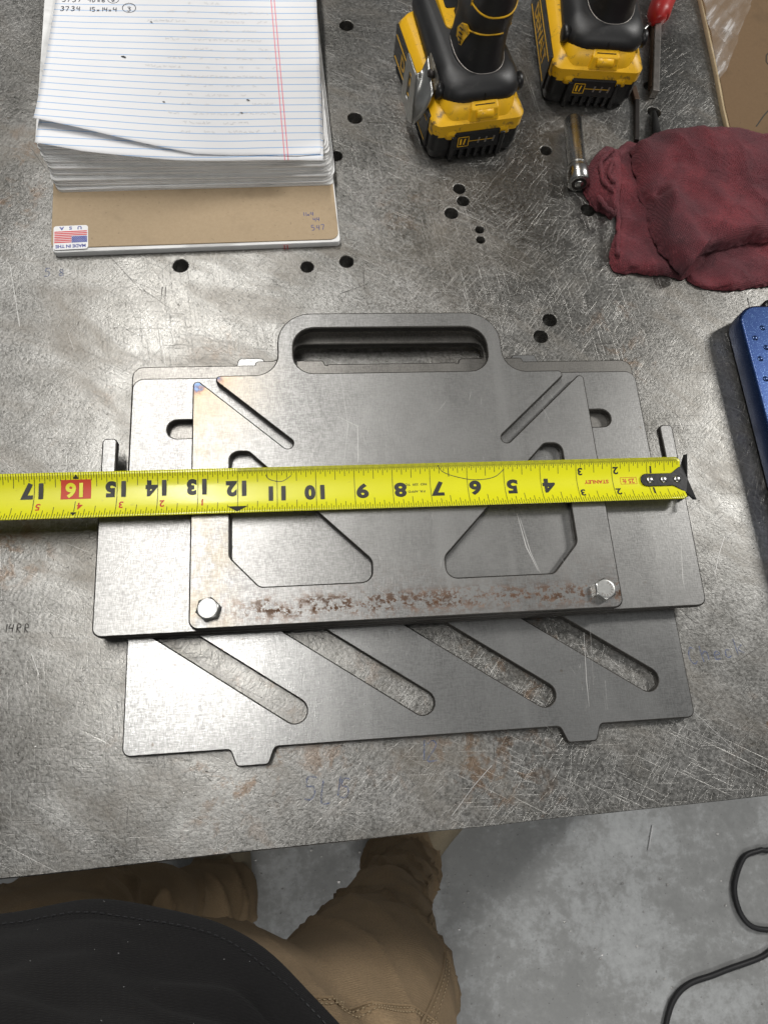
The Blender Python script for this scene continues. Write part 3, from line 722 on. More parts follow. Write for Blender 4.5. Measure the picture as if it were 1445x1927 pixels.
def sheet(name, edge_px, zg, k):
    NXs, NYs = 46, 60; V = []; F = []
    ex = [pl(u, v, zg) for u, v in edge_px]
    for i in range(NXs + 1):
        t = i / NXs; q = t * (len(ex) - 1); j = min(len(ex) - 2, int(q)); g = q - j
        x0 = ex[j][0] * (1 - g) + ex[j + 1][0] * g; y0 = ex[j][1] * (1 - g) + ex[j + 1][1] * g
        x1 = ex[0][0] + .009 + t * .2095
        for m in range(NYs + 1):
            s = m / NYs; y = y0 + (PLN + .003 - y0) * s; x = x0 + (x1 - x0) * min(1, s * 1.2) ** .8
            V.append((x, y, sheet_z(x, y, k)))
    for i in range(NXs):
        for m in range(NYs): q = i * (NYs + 1) + m; F.append((q, q + NYs + 1, q + NYs + 2, q + 1))
    o = mesh_obj(name, V, F, 'paper', pad, True); s = o.modifiers.new('thick', 'SOLIDIFY'); s.thickness = .00015; return o
sheet('ruled_sheet', [(71, 279), (160, 290), (330, 297), (480, 296), (608, 296)], STZ + .005, 1)
sheet('ruled_sheet', [(73, 243), (150, 253), (260, 270), (365, 285), (480, 286), (560, 288), (604, 284)], STZ + .006, 2)
zf = lambda x, y: sheet_z(x, y, 2) + .0003
for s, u, v_, sz in (('3734', 115, 24, .0052), ('15x14x4', 169, 24, .0047), ('3', 240, 23, .0050), ('3737', 118, 5, .0050), ('4Dx6', 166, 5, .0046), ('B', 211, 4, .0040)):
    x, y = pl(u, v_, STZ + .003); v, f = handwrite(s, x, y, sz, .00055, .78, .0, .05, zf, seed=u); mesh_obj('handwriting', v, f, 'pen', pad)
V = []; F = []
for u, v_, r in ((244, 17, .0052), (214, 0, .0043)):
    x, y = pl(u, v_, STZ + .003); ribbon([(x + math.cos(R(q * 15)) * r * 1.0, y + math.sin(R(q * 15)) * r, zf(x, y)) for q in range(25)], .0005, V, F)
mesh_obj('circled_mark', V, F, 'pen', pad)
V = []; F = []
rg = random.Random(9)
for i in range(15):   # writing on the far side showing faintly through the sheet
    y = pl(400, 14 + i * 17.3, STZ)[1]; x = rg.uniform(.075, .11)
    while x < .165 + rg.uniform(-.005, .02):
        if rg.random() < .30: x += .009; continue
        L = rg.uniform(.002, .004); pts = [(x + L * q / 5, y + rg.uniform(-.0012, .0020), 0) for q in range(6)]
        ribbon([(p[0], p[1], zf(p[0], p[1]) - .0001) for p in pts], .0004, V, F); x += L + rg.uniform(.0008, .002)
tag(mesh_obj('show_through_writing', V, F, 'ghost', pad), kind='stuff')
V = []; F = []
for u, v_, s in ((235, 114, .0018), (286, 45, .001), (310, 197, .001), (467, 189, .0013), (455, 213, .001)):
    x, y = pl(u, v_, STZ + .003); ribbon([(x - s, y + s * .3, zf(x, y) + .0002), (x, y, zf(x, y) + .0004), (x + s, y - s * .4, zf(x, y) + .0002)], [s * .4, s * .9, s * .5], V, F)
tag(mesh_obj('ink_speck', V, F, 'ink', pad), kind='stuff')

# ================================================================== CORDLESS DRILLS
def drill(origin, rz, clip, label, second=False):
    d = empty('cordless_drill', origin, rz); tag(d, label, 'drill', 'cordless drills standing on the bench')
    W2 = .0385
    # battery base (black), ribbed front
    rings = [rrect(0, .058, W2 - .0025, .0555, .006, 0), rrect(0, .058, W2 - .001, .057, .006, .003), rrect(0, .058, W2, .058, .006, .010), rrect(0, .058, W2, .058, .006, .0255)]
    v, f = ring_loft(rings); mesh_obj('battery_base', v, f, 'black', d)
    for i in range(5):
        x = -.012 + i * .0068; v, f = box(x - .0016, x + .0016, -.0028, .004, .002, .0135); bevel_mod(mesh_obj('rib', v, f, 'rubber', d), .0008)
    for x in (-.0205, .0215):
        v, f = box(x - .0022, x + .0022, -.0034, .004, .0012, .0245); bevel_mod(mesh_obj('guard_rib', v, f, 'black', d), .001)
    # yellow battery shell
    rings = [rrect(0, .0585, W2 + .0006, .0588, .008, .0235), rrect(0, .0585, W2 + .0008, .059, .008, .0345), rrect(0, .0592, W2, .0583, .008, .0358), rrect(0, .0625, W2 - .0048, .0545, .008, .0408), rrect(0, .0638, W2 - .0065, .053, .008, .0416), rrect(0, .066, W2 - .012, .048, .008, .0425)]
    v, f = ring_loft(rings); sharp(mesh_obj('battery_shell', v, f, 'yellow', d))
    for s in (-1, 1):
        rings = []
        for k in range(7):
            q = R(90 * k / 6); rings.append([(s * .0225 + x * math.cos(q), .006 + y * math.cos(q) + .004 * math.sin(q), .0225 + .0165 * math.sin(q)) for x, y in round_poly([(-.0055, -.0085, .0035), (.0055, -.0085, .0035), (.0055, .012, .004), (-.0055, .012, .004)], 4)])
        v, f = ring_loft(rings); mesh_obj('shell_bump', v, f, 'yellow', d, True)
    # charge gauge plate
    g = [(-.0205, -.0034, .0115), (.0195, -.0034, .0115), (.0195, -.0018, .0268), (-.0205, -.0018, .0268)]
    v = [(x, y, z) for x, y, z in g] + [(x, y + .006, z) for x, y, z in g]
    gp = mesh_obj('charge_gauge', v, [(0, 1, 2, 3), (7, 6, 5, 4), (0, 4, 5, 1), (1, 5, 6, 2), (2, 6, 7, 3), (3, 7, 4, 0)], 'black', d); bevel_mod(gp, .0012)
    V = []; F = []
    def gl(x0, z0, x1, z1, wd):
        dx, dz = x1 - x0, z1 - z0; L = math.hypot(dx, dz); nx, nz = -dz / L * wd / 2, dx / L * wd / 2; k = len(V)
        yy = lambda z: -.0034 + (z - .0115) * .105 - .00025
        for x, z in ((x0 + nx, z0 + nz), (x1 + nx, z1 + nz), (x1 - nx, z1 - nz), (x0 - nx, z0 - nz)): V.append((x, yy(z), z))
        F.append((k, k + 1, k + 2, k + 3))
    for a_, b_ in (((-.0165, .0150), (-.0075, .0150)), ((-.0075, .0150), (-.0075, .0232)), ((-.0075, .0232), (-.0165, .0232)), ((-.0165, .0232), (-.0165, .0150))): gl(*a_, *b_, .0006)
    gl(-.0142, .0165, -.0142, .0217, .0016); gl(-.0115, .0165, -.0105, .0217, .0012)
    gl(-.0075, .0191, .0150, .0191, .0005)
    mesh_obj('gauge_symbol', V, F, 'yellow', gp)
    V = []; F = []
    for q in (.001, .0072, .0138): gl(q, .0165, q + .0008, .0217, .0016)
    mesh_obj('gauge_bar', V, F, 'bar', gp)
    # latch housing + button
    rings = [rrect(0, .0165, .0335, .0155, .013, .034), rrect(0, .0180, .0315, .0150, .013, .0415), rrect(0, .022, .029, .0145, .012, .0475), rrect(0, .027, .027, .012, .010, .052)]
    v, f = ring_loft(rings); sharp(mesh_obj('latch_housing', v, f, 'yellow', d))
    rings = [rrect(.003, .0085, .0130, .009, .002, .035), rrect(.003, .0105, .0118, .0085, .002, .0445), rrect(.003, .014, .011, .007, .002, .0478)]
    v, f = ring_loft(rings); bevel_mod(mesh_obj('latch_frame', v, f, 'yellow', d), .0008)
    pth = [(-.005, .0085, .0425), (.011, .0085, .0425)]
    v, f = tube([(x, .0030, .0400) for x in (-.0042, -.0038, .0098, .0102)], [.0032, .0042, .0042, .0032], 14); mesh_obj('release_button', v, f, 'yellow', d, True)
    v, f = box(-.0052, .0112, .0045, .012, .0440, .0466); mesh_obj('recess_shade', v, f, 'rubber', d)  # solid dark block painting the shade in the thin gap above the button
    # rubber foot
    def foot(z, xf, xb, y0, y1, r, n=7): return [(x + .002, y, z) for x, y in round_poly([(-xf, y0, r), (xf, y0, r), (xb, y1, r * .8), (-xb, y1, r * .8)], n)]
    rings = [foot(.0425, .0325, .026, .014, .122, .014), foot(.0435, .0345, .0275, .0090, .125, .017), foot(.047, .0355, .029, .0072, .127, .018), foot(.0515, .0350, .029, .0074, .128, .018), foot(.0560, .0325, .028, .0100, .128, .019),
             foot(.0590, .0290, .026, .0140, .127, .018), foot(.0608, .0250, .0235, .0170, .125, .017), foot(.0618, .0200, .021, .0200, .121, .015)]
    v, f = ring_loft(rings); mesh_obj('rubber_foot', v, f, 'rubber', d, True)
    v, f = box(.0026, .0029, .0068, .012, .043, .0535); mesh_obj('mould_seam', v, f, 'black', d)
    # control panel on top of the foot, ahead of the grip
    PXc, PYc = .004, .090
    rings = [rrect(PXc, PYc, .0185, .024, .005, .055, tilty=.10), rrect(PXc, PYc, .0175, .023, .005, .0648, tilty=.10), rrect(PXc, PYc, .0165, .022, .0045, .0656, tilty=.10)]
    v, f = ring_loft(rings); cp = mesh_obj('control_panel', v, f, 'yellow', d)
    v, f = ring_loft([rrect(PXc, PYc + .008, .0140, .0125, .002, .0665, tilty=.10), rrect(PXc, PYc + .008, .0140, .0125, .002, .0670, tilty=.10)]); mesh_obj('panel_screen', v, f, 'black', cp)
    v, f = ring_loft([rrect(PXc - .003, PYc - .0125, .0050, .0062, .0012, .0640, tilty=.1), rrect(PXc - .003, PYc - .012, .0044, .0055, .0012, .0672, tilty=.1)]); mesh_obj('mode_button', v, f, 'rubber', cp)
    V = []; F = []
    cxp, cyp = -.003, .096
    ribbon([(cxp + .0022 * math.cos(R(30 * i)), cyp + .0022 * math.sin(R(30 * i)), .0674) for i in range(13)], .0004, V, F)
    for i in range(8): q = R(45 * i); ribbon([(cxp + math.cos(q) * m_, cyp + math.sin(q) * m_, .0675) for m_ in (.0030, .0042)], .0004, V, F)
    ribbon([(.0030, .089, .0668), (.0030, .103, .0684)], .0003, V, F)
    mesh_obj('panel_symbol', V, F, 'white', cp)
    # grip, trigger, motor housing and chuck
    GX, GY = .0045, .046
    def gr(z, cy, hx, hy, n=9): return [(GX + hx * math.copysign(abs(math.cos(q)) ** .8, math.cos(q)), GY + hy * math.copysign(abs(math.sin(q)) ** .85, math.sin(q)), z) for q in [2 * math.pi * k / 40 for k in range(40)]]
    gz = [(.054, 0, .0225, .030), (.062, 0, .0200, .0272), (.070, 0, .0188, .0258), (.082, 0, .0182, .025), (.0905, 0, .0180, .0248), (.0915, 0, .0187, .0254), (.105, 0, .0190, .0255), (.120, 0, .0190, .0252), (.140, 0, .0188, .025), (.165, 0, .0195, .027)]
    v, f = ring_loft([gr(*q) for q in gz]); mesh_obj('grip', v, f, 'rubber', d, True)
    seam = [(x, y, z + (y - GY) * .12) for x, y, z in gr(.0645, 0, .0202, .0274)]
    v, f = tube([Vector(p) for p in seam[18:40] + seam[:3]], .0005, 6); mesh_obj('grip_seam', v, f, 'bar', d, True)
    for zz, hx, hy, a_, b_, tl in ((.1060, .0191, .0257, 23, 38, .30), (.0900, .0184, .0252, 22, 33, -.28), (.0905, .0184, .0252, 36, 40, .1)):
        rg_ = [(x, y, z + (y - GY) * tl + tl * .02) for x, y, z in gr(zz, 0, hx, hy)]
        v, f = tube([Vector(p) for p in rg_[a_:b_]], .0007, 6); mesh_obj('trim_line', v, f, 'yellow', d, True)
    v, f = tube([Vector(p) for p in [(gr(.106 + k * .006, 0, .0191, .0257)[23]) for k in range(9)]], .0007, 6); mesh_obj('trim_line', v, f, 'yellow', d, True)
    # yellow side inset with raised lettering bars
    A_ = [gr(z, 0, .0192 - .0006 * (z < .08), .0262) for z in (.0675, .072, .080, .087, .0915)]
    pts = [A_[0][21], A_[1][20], A_[2][20], A_[3][21], A_[4][23], A_[3][24], A_[2][23], A_[1][22]]
    c_ = sum((Vector(p) for p in pts), Vector()) / len(pts); n = len(pts)
    v = [tuple(c_ + Vector((-.0004, -.0003, 0)))] + pts + [(p[0] + .003, p[1] + .003, p[2]) for p in pts]
    f = [(0, 1 + (i + 1) % n, 1 + i) for i in range(n)] + [(1 + i, 1 + (i + 1) % n, 1 + n + (i + 1) % n, 1 + n + i) for i in range(n)]
    ins = mesh_obj('grip_inset', v, f, 'yellow', d)
    for k in range(4):
        p = Vector(gr(.0735 + k * .0035, 0, .0196, .0265)[21]); q2 = Vector(gr(.0745 + k * .0035, 0, .0196, .0265)[22])
        v, f = tube([p, q2], .0005, 5); mesh_obj('inset_mark', v, f, 'black', ins)
    for zz in (.108, .114, .120): v, f = tube([Vector(gr(zz, 0, .0194, .026)[21]), Vector(gr(zz + .006, 0, .0194, .026)[21])], .0016, 6); mesh_obj('grip_badge', v, f, 'yellow', d, True)
    v, f = ring_loft([rrect(.0045, .076, .008, .009, .004, .125), rrect(.0045, .082, .008, .010, .004, .140), rrect(.0045, .082, .008, .008, .004, .158)]); mesh_obj('trigger', v, f, 'black', d, True)
    hr = lambda y, rx, rz, cz=.195: [(rx * math.cos(q), y, cz + rz * math.sin(q)) for q in [2 * math.pi * k / 28 for k in range(28)]]
    v, f = ring_loft([hr(.012, .018, .022), hr(.020, .028, .032), hr(.050, .031, .036), hr(.110, .031, .036), hr(.128, .028, .031)]); mesh_obj('motor_housing', v, f, 'yellow', d, True)
    v, f = ring_loft([hr(.126, .026, .026), hr(.150, .024, .024), hr(.152, .021, .021), hr(.186, .020, .020), hr(.198, .010, .010)]); mesh_obj('chuck', v, f, 'black', d, True)
    # side label on the battery
    v, f = box(-W2 - .0016, -W2 + .001, .010, .112, .006, .036); lb = mesh_obj('side_label', v, f, 'black', d); bevel_mod(lb, .0006)
    v, f = text_geo('DEWALT', .0155, .0005)
    mesh_obj('label_lettering', [(-W2 - .0019, .058 - x * 1.05, .0195 + y) for x, y, z in v], f, 'yellow', lb)
    v, f = join(box(-W2 - .0019, -W2 - .001, .014, .108, .0285, .0293), box(-W2 - .0019, -W2 - .001, .014, .108, .0098, .0104)); mesh_obj('label_border', v, f, 'yellow', lb)
    if clip:
        # bent sheet-steel belt hook screwed to the foot's left side
        x0 = -.0335
        pt = lambda a, b, t: tuple(Vector(a).lerp(Vector(b), t))
        n0, n1 = Vector((-.0350, .043, .0610)), Vector((-.0355, .020, .0480)); m0, m1 = Vector((-.0462, .035, .0545)), Vector((-.0482, .021, .0190))
        V = []; F = []; NW = 8
        for i in range(NW + 1):
            t = i / NW; bulge = math.sin(t * math.pi)
            for j in range(NW + 1):
                q = j / NW; p = n0.lerp(n1, q).lerp(m0.lerp(m1, q), t); p += Vector((0, -.004 * bulge * q, -.004 * bulge * (1 - q) - .010 * bulge * q * 0)); V.append(tuple(p))
        for i in range(NW):
            for j in range(NW): k = i * (NW + 1) + j; F.append((k, k + 1, k + NW + 2, k + NW + 1))
        o = mesh_obj('belt_hook', V, F, 'zinc', d, True); sm_ = o.modifiers.new('t', 'SOLIDIFY'); sm_.thickness = .0013
        hl = [round_poly([(.034, .0548, .002), (.022, .0190, .004), (.032, .0145, .004), (.056, .0190, .004), (.058, .0548, .003)], 5), round_poly([(.0405, .047, .002), (.0385, .026, .002), (.0455, .026, .002), (.0475, .047, .002)], 4)]
        me = slab_mesh(hl, .0014, .0003)
        for q in me.vertices:
            y_, z_, t_ = q.co; q.co = (-.0462 - t_ - (.0548 - z_) * .055, y_, z_)
        me.materials.clear(); me.materials.append(MT['zinc']); link(bpy.data.objects.new('hook_plate', me), d)
        v, f = ring_loft([[(-.0335 - t_ * .3, .032 + a_, .0575 + b_ + t_ * .7) for a_, b_ in round_poly([(-.012, -.011, .003), (.012, -.004, .003), (.012, .006, .003), (-.012, .004, .003)], 4)] for t_ in (-.002, .002)]); mesh_obj('hook_tab', v, f, 'zinc', d)
        v, f = tube([(x0 - .0005, .030, .0555), (x0 - .0045, .030, .0575)], .0028, 16); mesh_obj('hook_screw', v, f, 'dark_steel', d, True)
    for s in (-1, 1):
        v, f = tube([(.002 + s * .030, .022, .0485), (.002 + s * .0352, .022, .0485), (.002 + s * .0360, .022, .0485)], [.0068, .0068, .0055], 20); mesh_obj('foot_boss', v, f, 'black', d, True)
    return d
p, q = at(805, 306), at(967, 284); m_ = (p + q) / 2; rz1 = math.atan2(q.y - p.y, q.x - p.x)
drill((m_.x, m_.y + .001, 0), rz1, True, 'yellow and black cordless drill with bent steel belt hook on its side')
p, q = at(1016, 196), at(1177, 205); m_ = (p + q) / 2; rz2 = math.atan2(q.y - p.y, q.x - p.x)
drill((m_.x + .001, m_.y + .001, 0), rz2, False, 'yellow and black cordless drill beside the red-handled tool')

# ================================================================== SOCKET
sk = empty('chrome_socket', (*at2(1088, 350), 0)); tag(sk, 'long chrome socket lying on the bench against the red rag', 'socket')
pa, pb = at(1088, 348, .008), at(1076, 228, .008); dv = (pb - pa); Ls = dv.length; dv.normalize()
def sp_(t, z=.0092): p = pa + dv * t; return Vector((p.x, p.y, z)) - Vector(sk.location)
v, f = tube([sp_(0), sp_(.0005), sp_(.012), sp_(.0145), sp_(.0175), sp_(Ls - .001), sp_(Ls)], [.0084, .0090, .0090, .0086, .0074, .0074, .0068], 32); mesh_obj('socket_body', v, f, 'chrome', sk, True)
v, f = tube([sp_(-.0004), sp_(.0004)], .0062, 24); mesh_obj('socket_bore', v, f, 'dark_steel', sk)
v, f = tube([sp_(-.0012), sp_(.0002)], [.0032, .0044], 18); mesh_obj('detent_ball', v, f, 'chrome', sk, True)
for t in (.0165, .0185):
    v, f = tube([sp_(t), sp_(t + .0006)], .0077, 32); mesh_obj('knurl_ring', v, f, 'zinc', sk, True)

# ================================================================== SHOP RAG
def pillow(outline, z0, T_, seed, edge=.010, fold=None, under=.0, fuzz=.0018, N=300):
    """a soft folded layer of cloth: rounded rim, uneven top"""
    pts = [Vector(p) for p in outline]; per = []; tot = 0; n = len(pts)
    sm = spline([(*p, 0) for p in pts] + [(*pts[0], 0)], 10)[:-1]
    L = [0]
    for i in range(len(sm)): L.append(L[-1] + (sm[(i + 1) % len(sm)] - sm[i]).length)
    out = []; j = 0
    for k in range(N):
        t = L[-1] * k / N
        while L[j + 1] < t: j += 1
        g = (t - L[j]) / max(1e-9, L[j + 1] - L[j]); out.append(sm[j].lerp(sm[(j + 1) % len(sm)], g))
    c = sum(out, Vector()) / N
    S = [0.985, 1.0, .998, .993, .985, .975, .96] + [.94 - .025 * i for i in range(36)]
    V = []
    for i, s in enumerate(S):
        for p in out:
            q = c + (p - c) * s; d = (p - q).length
            fz = mnoise.noise(Vector((p.x * 260, p.y * 260, seed * 9.1 + i * .35))) * fuzz + mnoise.noise(Vector((p.x * 60, p.y * 60, seed))) * fuzz * 1.5
            if i < 9: q += (p - c).normalized() * fz * (1 if i < 6 else .4)
            prof = 1 - math.exp(-d / edge * 1.6)
            z = z0 + T_ * (0.12 if i == 1 else 0.0 if i == 0 else .12 + .88 * prof)
            z += prof * (mnoise.noise(Vector((q.x * 24, q.y * 24, seed * 3.3))) * .0035 + mnoise.noise(Vector((q.x * 75, q.y * 75, seed))) * .0016 - abs(mnoise.noise(Vector((q.x * 30 + q.y * 22, q.y * 16 - q.x * 12, seed * 1.7)))) * .0075 - (1 - abs(mnoise.noise(Vector((q.x * 14 - q.y * 20, q.y * 13 + q.x * 9, seed * 2.9))))) ** 9 * .0015) * (0 if i == 0 else 1)
            if fold and i > 0: z += fold(q.x, q.y) * prof
            z += (mnoise.noise(Vector((q.x * 420, q.y * 420, seed))) * .0006 + mnoise.noise(Vector((q.x * 900, q.y * 900, seed))) * .0004) if i else 0
            V.append((q.x, q.y, max(.0003, z)))
    k = len(V); V.append((c.x, c.y, z0 + T_ + (fold(c.x, c.y) if fold else 0)))
    F = []
    for i in range(len(S) - 1):
        for j in range(N): a_ = i * N + j; b_ = i * N + (j + 1) % N; F.append((a_, b_, b_ + N, a_ + N))
    for j in range(N): F.append(((len(S) - 1) * N + j, (len(S) - 1) * N + (j + 1) % N, k))
    F.append(tuple(range(N - 1, -1, -1)))
    return V, F
def PX(pts, z): return [at2(u, v, z) for u, v in pts]
def ridge(p0, p1, wd, h):
    a_, b_ = Vector(p0), Vector(p1); d = (b_ - a_); L2 = d.length_squared
    def fn(x, y):
        t = max(0, min(1, (Vector((x, y)) - a_).dot(d) / L2)); q = (Vector((x, y)) - a_ - d * t).length
        return h * math.exp(-(q / wd) ** 2)
    return fn
r1 = ridge(at2(1272, 280, .03), at2(1262, 360, .03), .012, .005); r2 = ridge(at2(1262, 365, .03), at2(1330, 455, .03), .008, .004); r3 = ridge(at2(1300, 250, .03), at2(1440, 300, .03), .02, .006); r4 = ridge(at2(1275, 290, .03), at2(1252, 350, .03), .005, -.005); r5_ = ridge(at2(1252, 350, .03), at2(1243, 440, .03), .0045, -.006); r6_ = ridge(at2(1262, 345, .03), at2(1256, 440, .03), .006, .004)
fa = lambda x, y: r1(x, y) + r2(x, y) + r3(x, y) + r4(x, y) + r5_(x, y) + r6_(x, y)
g1 = pillow(PX([(1157, 280), (1152, 330), (1163, 420), (1150, 470), (1160, 502), (1230, 510), (1295, 516), (1330, 470), (1300, 350), (1230, 275), (1185, 262)], .006), 0, .0095, 1, .0035)     # underlayer, front left
g2 = pillow(PX([(1300, 470), (1290, 500), (1320, 533), (1370, 540), (1445, 533), (1560, 520), (1560, 400), (1400, 400)], .006), 0, .0085, 2, .0035)                              # underlayer, front right
g3 = pillow(PX([(1188, 268), (1205, 330), (1222, 395), (1243, 450), (1290, 505), (1300, 490), (1330, 466), (1390, 452), (1450, 440), (1600, 425), (1640, 300), (1560, 262), (1440, 246), (1330, 238), (1240, 246)], .018), .007, .018, 3, .005, fa)
g4 = pillow(PX([(1140, 268), (1112, 295), (1105, 335), (1118, 375), (1145, 392), (1162, 395), (1172, 340), (1168, 285)], .010), 0, .017, 4, .006)                               # rolled end
g5 = []
v5 = []; f5 = []
for k, (pts, r) in enumerate([([(1150, 290), (1128, 310), (1130, 345), (1150, 365)], .0018), ([(1160, 285), (1164, 330), (1160, 380), (1163, 430), (1160, 480)], .0020), ([(1125, 370), (1145, 395), (1158, 402)], .0022), ([(1150, 310), (1142, 335), (1152, 350)], .0017)]):
    pth = spline([at(u, v_, .014 if k != 1 else .010) for u, v_ in pts], 8)
    pth = [p + Vector((mnoise.noise(p * 300) * .001, mnoise.noise(p * 280 + Vector((5, 0, 0))) * .001, (.004 if k in (0, 3) else 0) + mnoise.noise(p * 300 + Vector((0, 7, 0))) * .001)) for p in pth]
    g5.append(tube(pth, [r * (1 + .6 * mnoise.noise(p * 520)) for p in pth], 8))
v, f = join(g1, g2, g3, g4, *g5)
rag = mesh_obj('shop_rag', v, f, 'rag', None, True); tag(rag, 'crumpled dark red terry shop rag folded over itself on the bench', 'rag')

# ================================================================== CARDBOARD SHEET WITH FILM
cs = empty('cardboard_sheet', (*at2(1375, 240), 0)); tag(cs, 'brown corrugated cardboard sheet with clear film at the bench corner', 'cardboard')
loc0 = Vector(cs.location)
def rel(pts): return [(p[0] - loc0.x, p[1] - loc0.y) for p in pts]
e1 = PX([(1317, -8), (1332, 60), (1347, 130), (1352, 158), (1360, 200), (1374, 262)], .0055)
far = [(e1[-1][0] + .25, e1[-1][1] - .01), (e1[-1][0] + .25, e1[0][1] + .12), (e1[0][0] - .02, e1[0][1] + .12)]
slab('corrugated_core', [rel(e1 + far)], .0050, 'card_edge', cs, (0, 0, 0), .0003)
e2 = PX([(1319, -8), (1336, 60), (1351, 130), (1358, 165), (1364, 200), (1379, 262)], .0060)
far2 = [(e2[-1][0] + .24, e2[-1][1] - .005), (e2[-1][0] + .24, e2[0][1] + .11), (e2[0][0] - .018, e2[0][1] + .11)]
slab('top_liner', [rel(e2 + far2)], .0008, 'card', cs, (0, 0, .0050), .0002)
NF = 40; V = []; F = []
q00, q10, q01, q11 = [Vector((*at2(u, v_, .007), 0)) - Vector((loc0.x, loc0.y, 0)) for u, v_ in ((1316, -30), (1425, -30), (1350, 152), (1362, 140))]
for i in range(NF + 1):
    for j in range(NF + 1):
        s, t = i / NF, j / NF; p = q00.lerp(q10, s).lerp(q01.lerp(q11, s), t)
        wv = abs(mnoise.noise(Vector((p.x * 55 + p.y * 35, p.y * 14 - p.x * 30, 2.2)))) ** .7 * .006
        V.append((p.x + mnoise.noise(p * 40) * .002, p.y, .0062 + wv))
for i in range(NF):
    for j in range(NF): a_ = i * (NF + 1) + j; F.append((a_, a_ + NF + 1, a_ + NF + 2, a_ + 1))
mesh_obj('clear_film', V, F, 'film', cs, True)
V = []; F = []
for pts in ([(1453, 92), (1441, 104), (1441, 116), (1453, 132)], [(1422, 238), (1436, 218), (1450, 202)]):
    V = []; F = []; ribbon([(*(Vector(at2(u, v_, .006)) - loc0.xy), .0060) for u, v_ in pts], .0010, V, F); mesh_obj('dark_ribbon', V, F, 'ink', cs)  # black ribbons painting the dark of a hole in the card, and a thin line

# ================================================================== RED-HANDLED TOOL, BARS
tl = empty('red_handled_tool', (*at2(1235, 165), 0)); tag(tl, 'rusty steel tool with red vinyl handle lying behind the drill', 'hand tool'); t0 = Vector(tl.location)
def bar(name, p0, p1, wd, h, mat, parent, base, z0=.0):
    a_, b_ = Vector((*at2(*p0, h), 0)) - base, Vector((*at2(*p1, h), 0)) - base; d = (b_ - a_).normalized(); n = Vector((-d.y, d.x, 0)) * wd / 2
    v = [a_ - n, a_ + n, b_ + n, b_ - n]; v = [(p.x, p.y, z0) for p in v] + [(p.x, p.y, h) for p in v]
    o = mesh_obj(name, v, [(3, 2, 1, 0), (4, 5, 6, 7), (0, 1, 5, 4), (1, 2, 6, 5), (2, 3, 7, 6), (3, 0, 4, 7)], mat, parent); bevel_mod(o, .0007); return o
bar('shaft', (1234, 170), (1239, 26), .0060, .0085, 'bar', tl, t0)
bar('rusty_rib', (1227, 162), (1232, 32), .0035, .0058, 'rust', tl, t0)
hp = [at(1241, 42, .009) - t0, at(1238, 30, .010) - t0, at(1247, 2, .011) - t0, at(1262, -30, .012) - t0, at(1280, -75, .012) - t0]
v, f = tube(spline(hp, 6), [.0058 + .0048 * min(1, i / 7) for i in range(25)], 20); mesh_obj('vinyl_grip', v, f, 'red_grip', tl, True)
wp = [at(1236, 30, .008) - t0, at(1226, 42, .007) - t0, at(1212, 55, .006) - t0, at(1202, 72, .004) - t0]
v, f = tube(spline(wp, 6), .0013, 8); mesh_obj('spring_wire', v, f, 'zinc', tl, True)
db = empty('dark_steel_bar', (*at2(1200, 245), 0)); tag(db, 'thin dark rusty steel bar running under the red rag', 'steel bar')
bar('bar_length', (1199, 262), (1199, 185), .0042, .004, 'dark_steel', db, Vector(db.location)); bar('bar_end', (1199, 186), (1192, 160), .0050, .0043, 'rust', db, Vector(db.location))
pg = empty('black_peg', (*at2(1232, 235), 0)); tag(pg, 'black tapered peg lying with its tip over a bench hole', 'peg')
v, f = tube([at(1230, 211, .003) - Vector(pg.location), at(1232, 225, .004) - Vector(pg.location), at(1236, 262, .006) - Vector(pg.location)], [.0015, .0026, .0042], 14); mesh_obj('peg_body', v, f, 'peg', pg, True)

# ================================================================== BLUE DIMPLED CASE
bc = empty('blue_metal_case', (.411, .20, 0)); tag(bc, 'metallic blue slab case with rounded corner and raised dimples', 'case')
bo = [(0, -.27, .01), (.16, -.27, .01), (.16, .031, .014), (0, .031, .016)]
slab('case_body', [round_poly(bo, 10)], .0185, 'blue', bc, (0, 0, .002), .0022)
slab('shadow_gap_slab', [round_poly([(.003, -.267, .01), (.157, -.267, .01), (.157, .028, .012), (.003, .028, .014)], 8)], .0025, 'hook', bc, (0, 0, 0), .0003)  # black inset slab standing in for the shadow gap under the case
for u, v_ in [(1434, 617), (1420, 636), (1441, 654), (1430, 675), (1440, 713), (1455, 632), (1458, 690), (1462, 735)]:
    p = at(u, v_, .0205) - Vector(bc.location)
    v, f = ring_loft([[(p.x + math.cos(R(30 * k)) * r_, p.y + math.sin(R(30 * k)) * r_, .0204 + h_) for k in range(12)] for r_, h_ in ((.0024, 0), (.0019, .0005), (.0011, .0008), (.0003, .0009))]); mesh_obj('dimple', v, f, 'blue', bc, True)
p = at(1445, 590, .012) - Vector(bc.location)
v, f = tube([(p.x, p.y + .004, .004), (p.x, p.y + .004, .016), (p.x, p.y + .004, .018)], [.006, .006, .0045], 20); mesh_obj('black_knob', v, f, 'hook', bc, True)

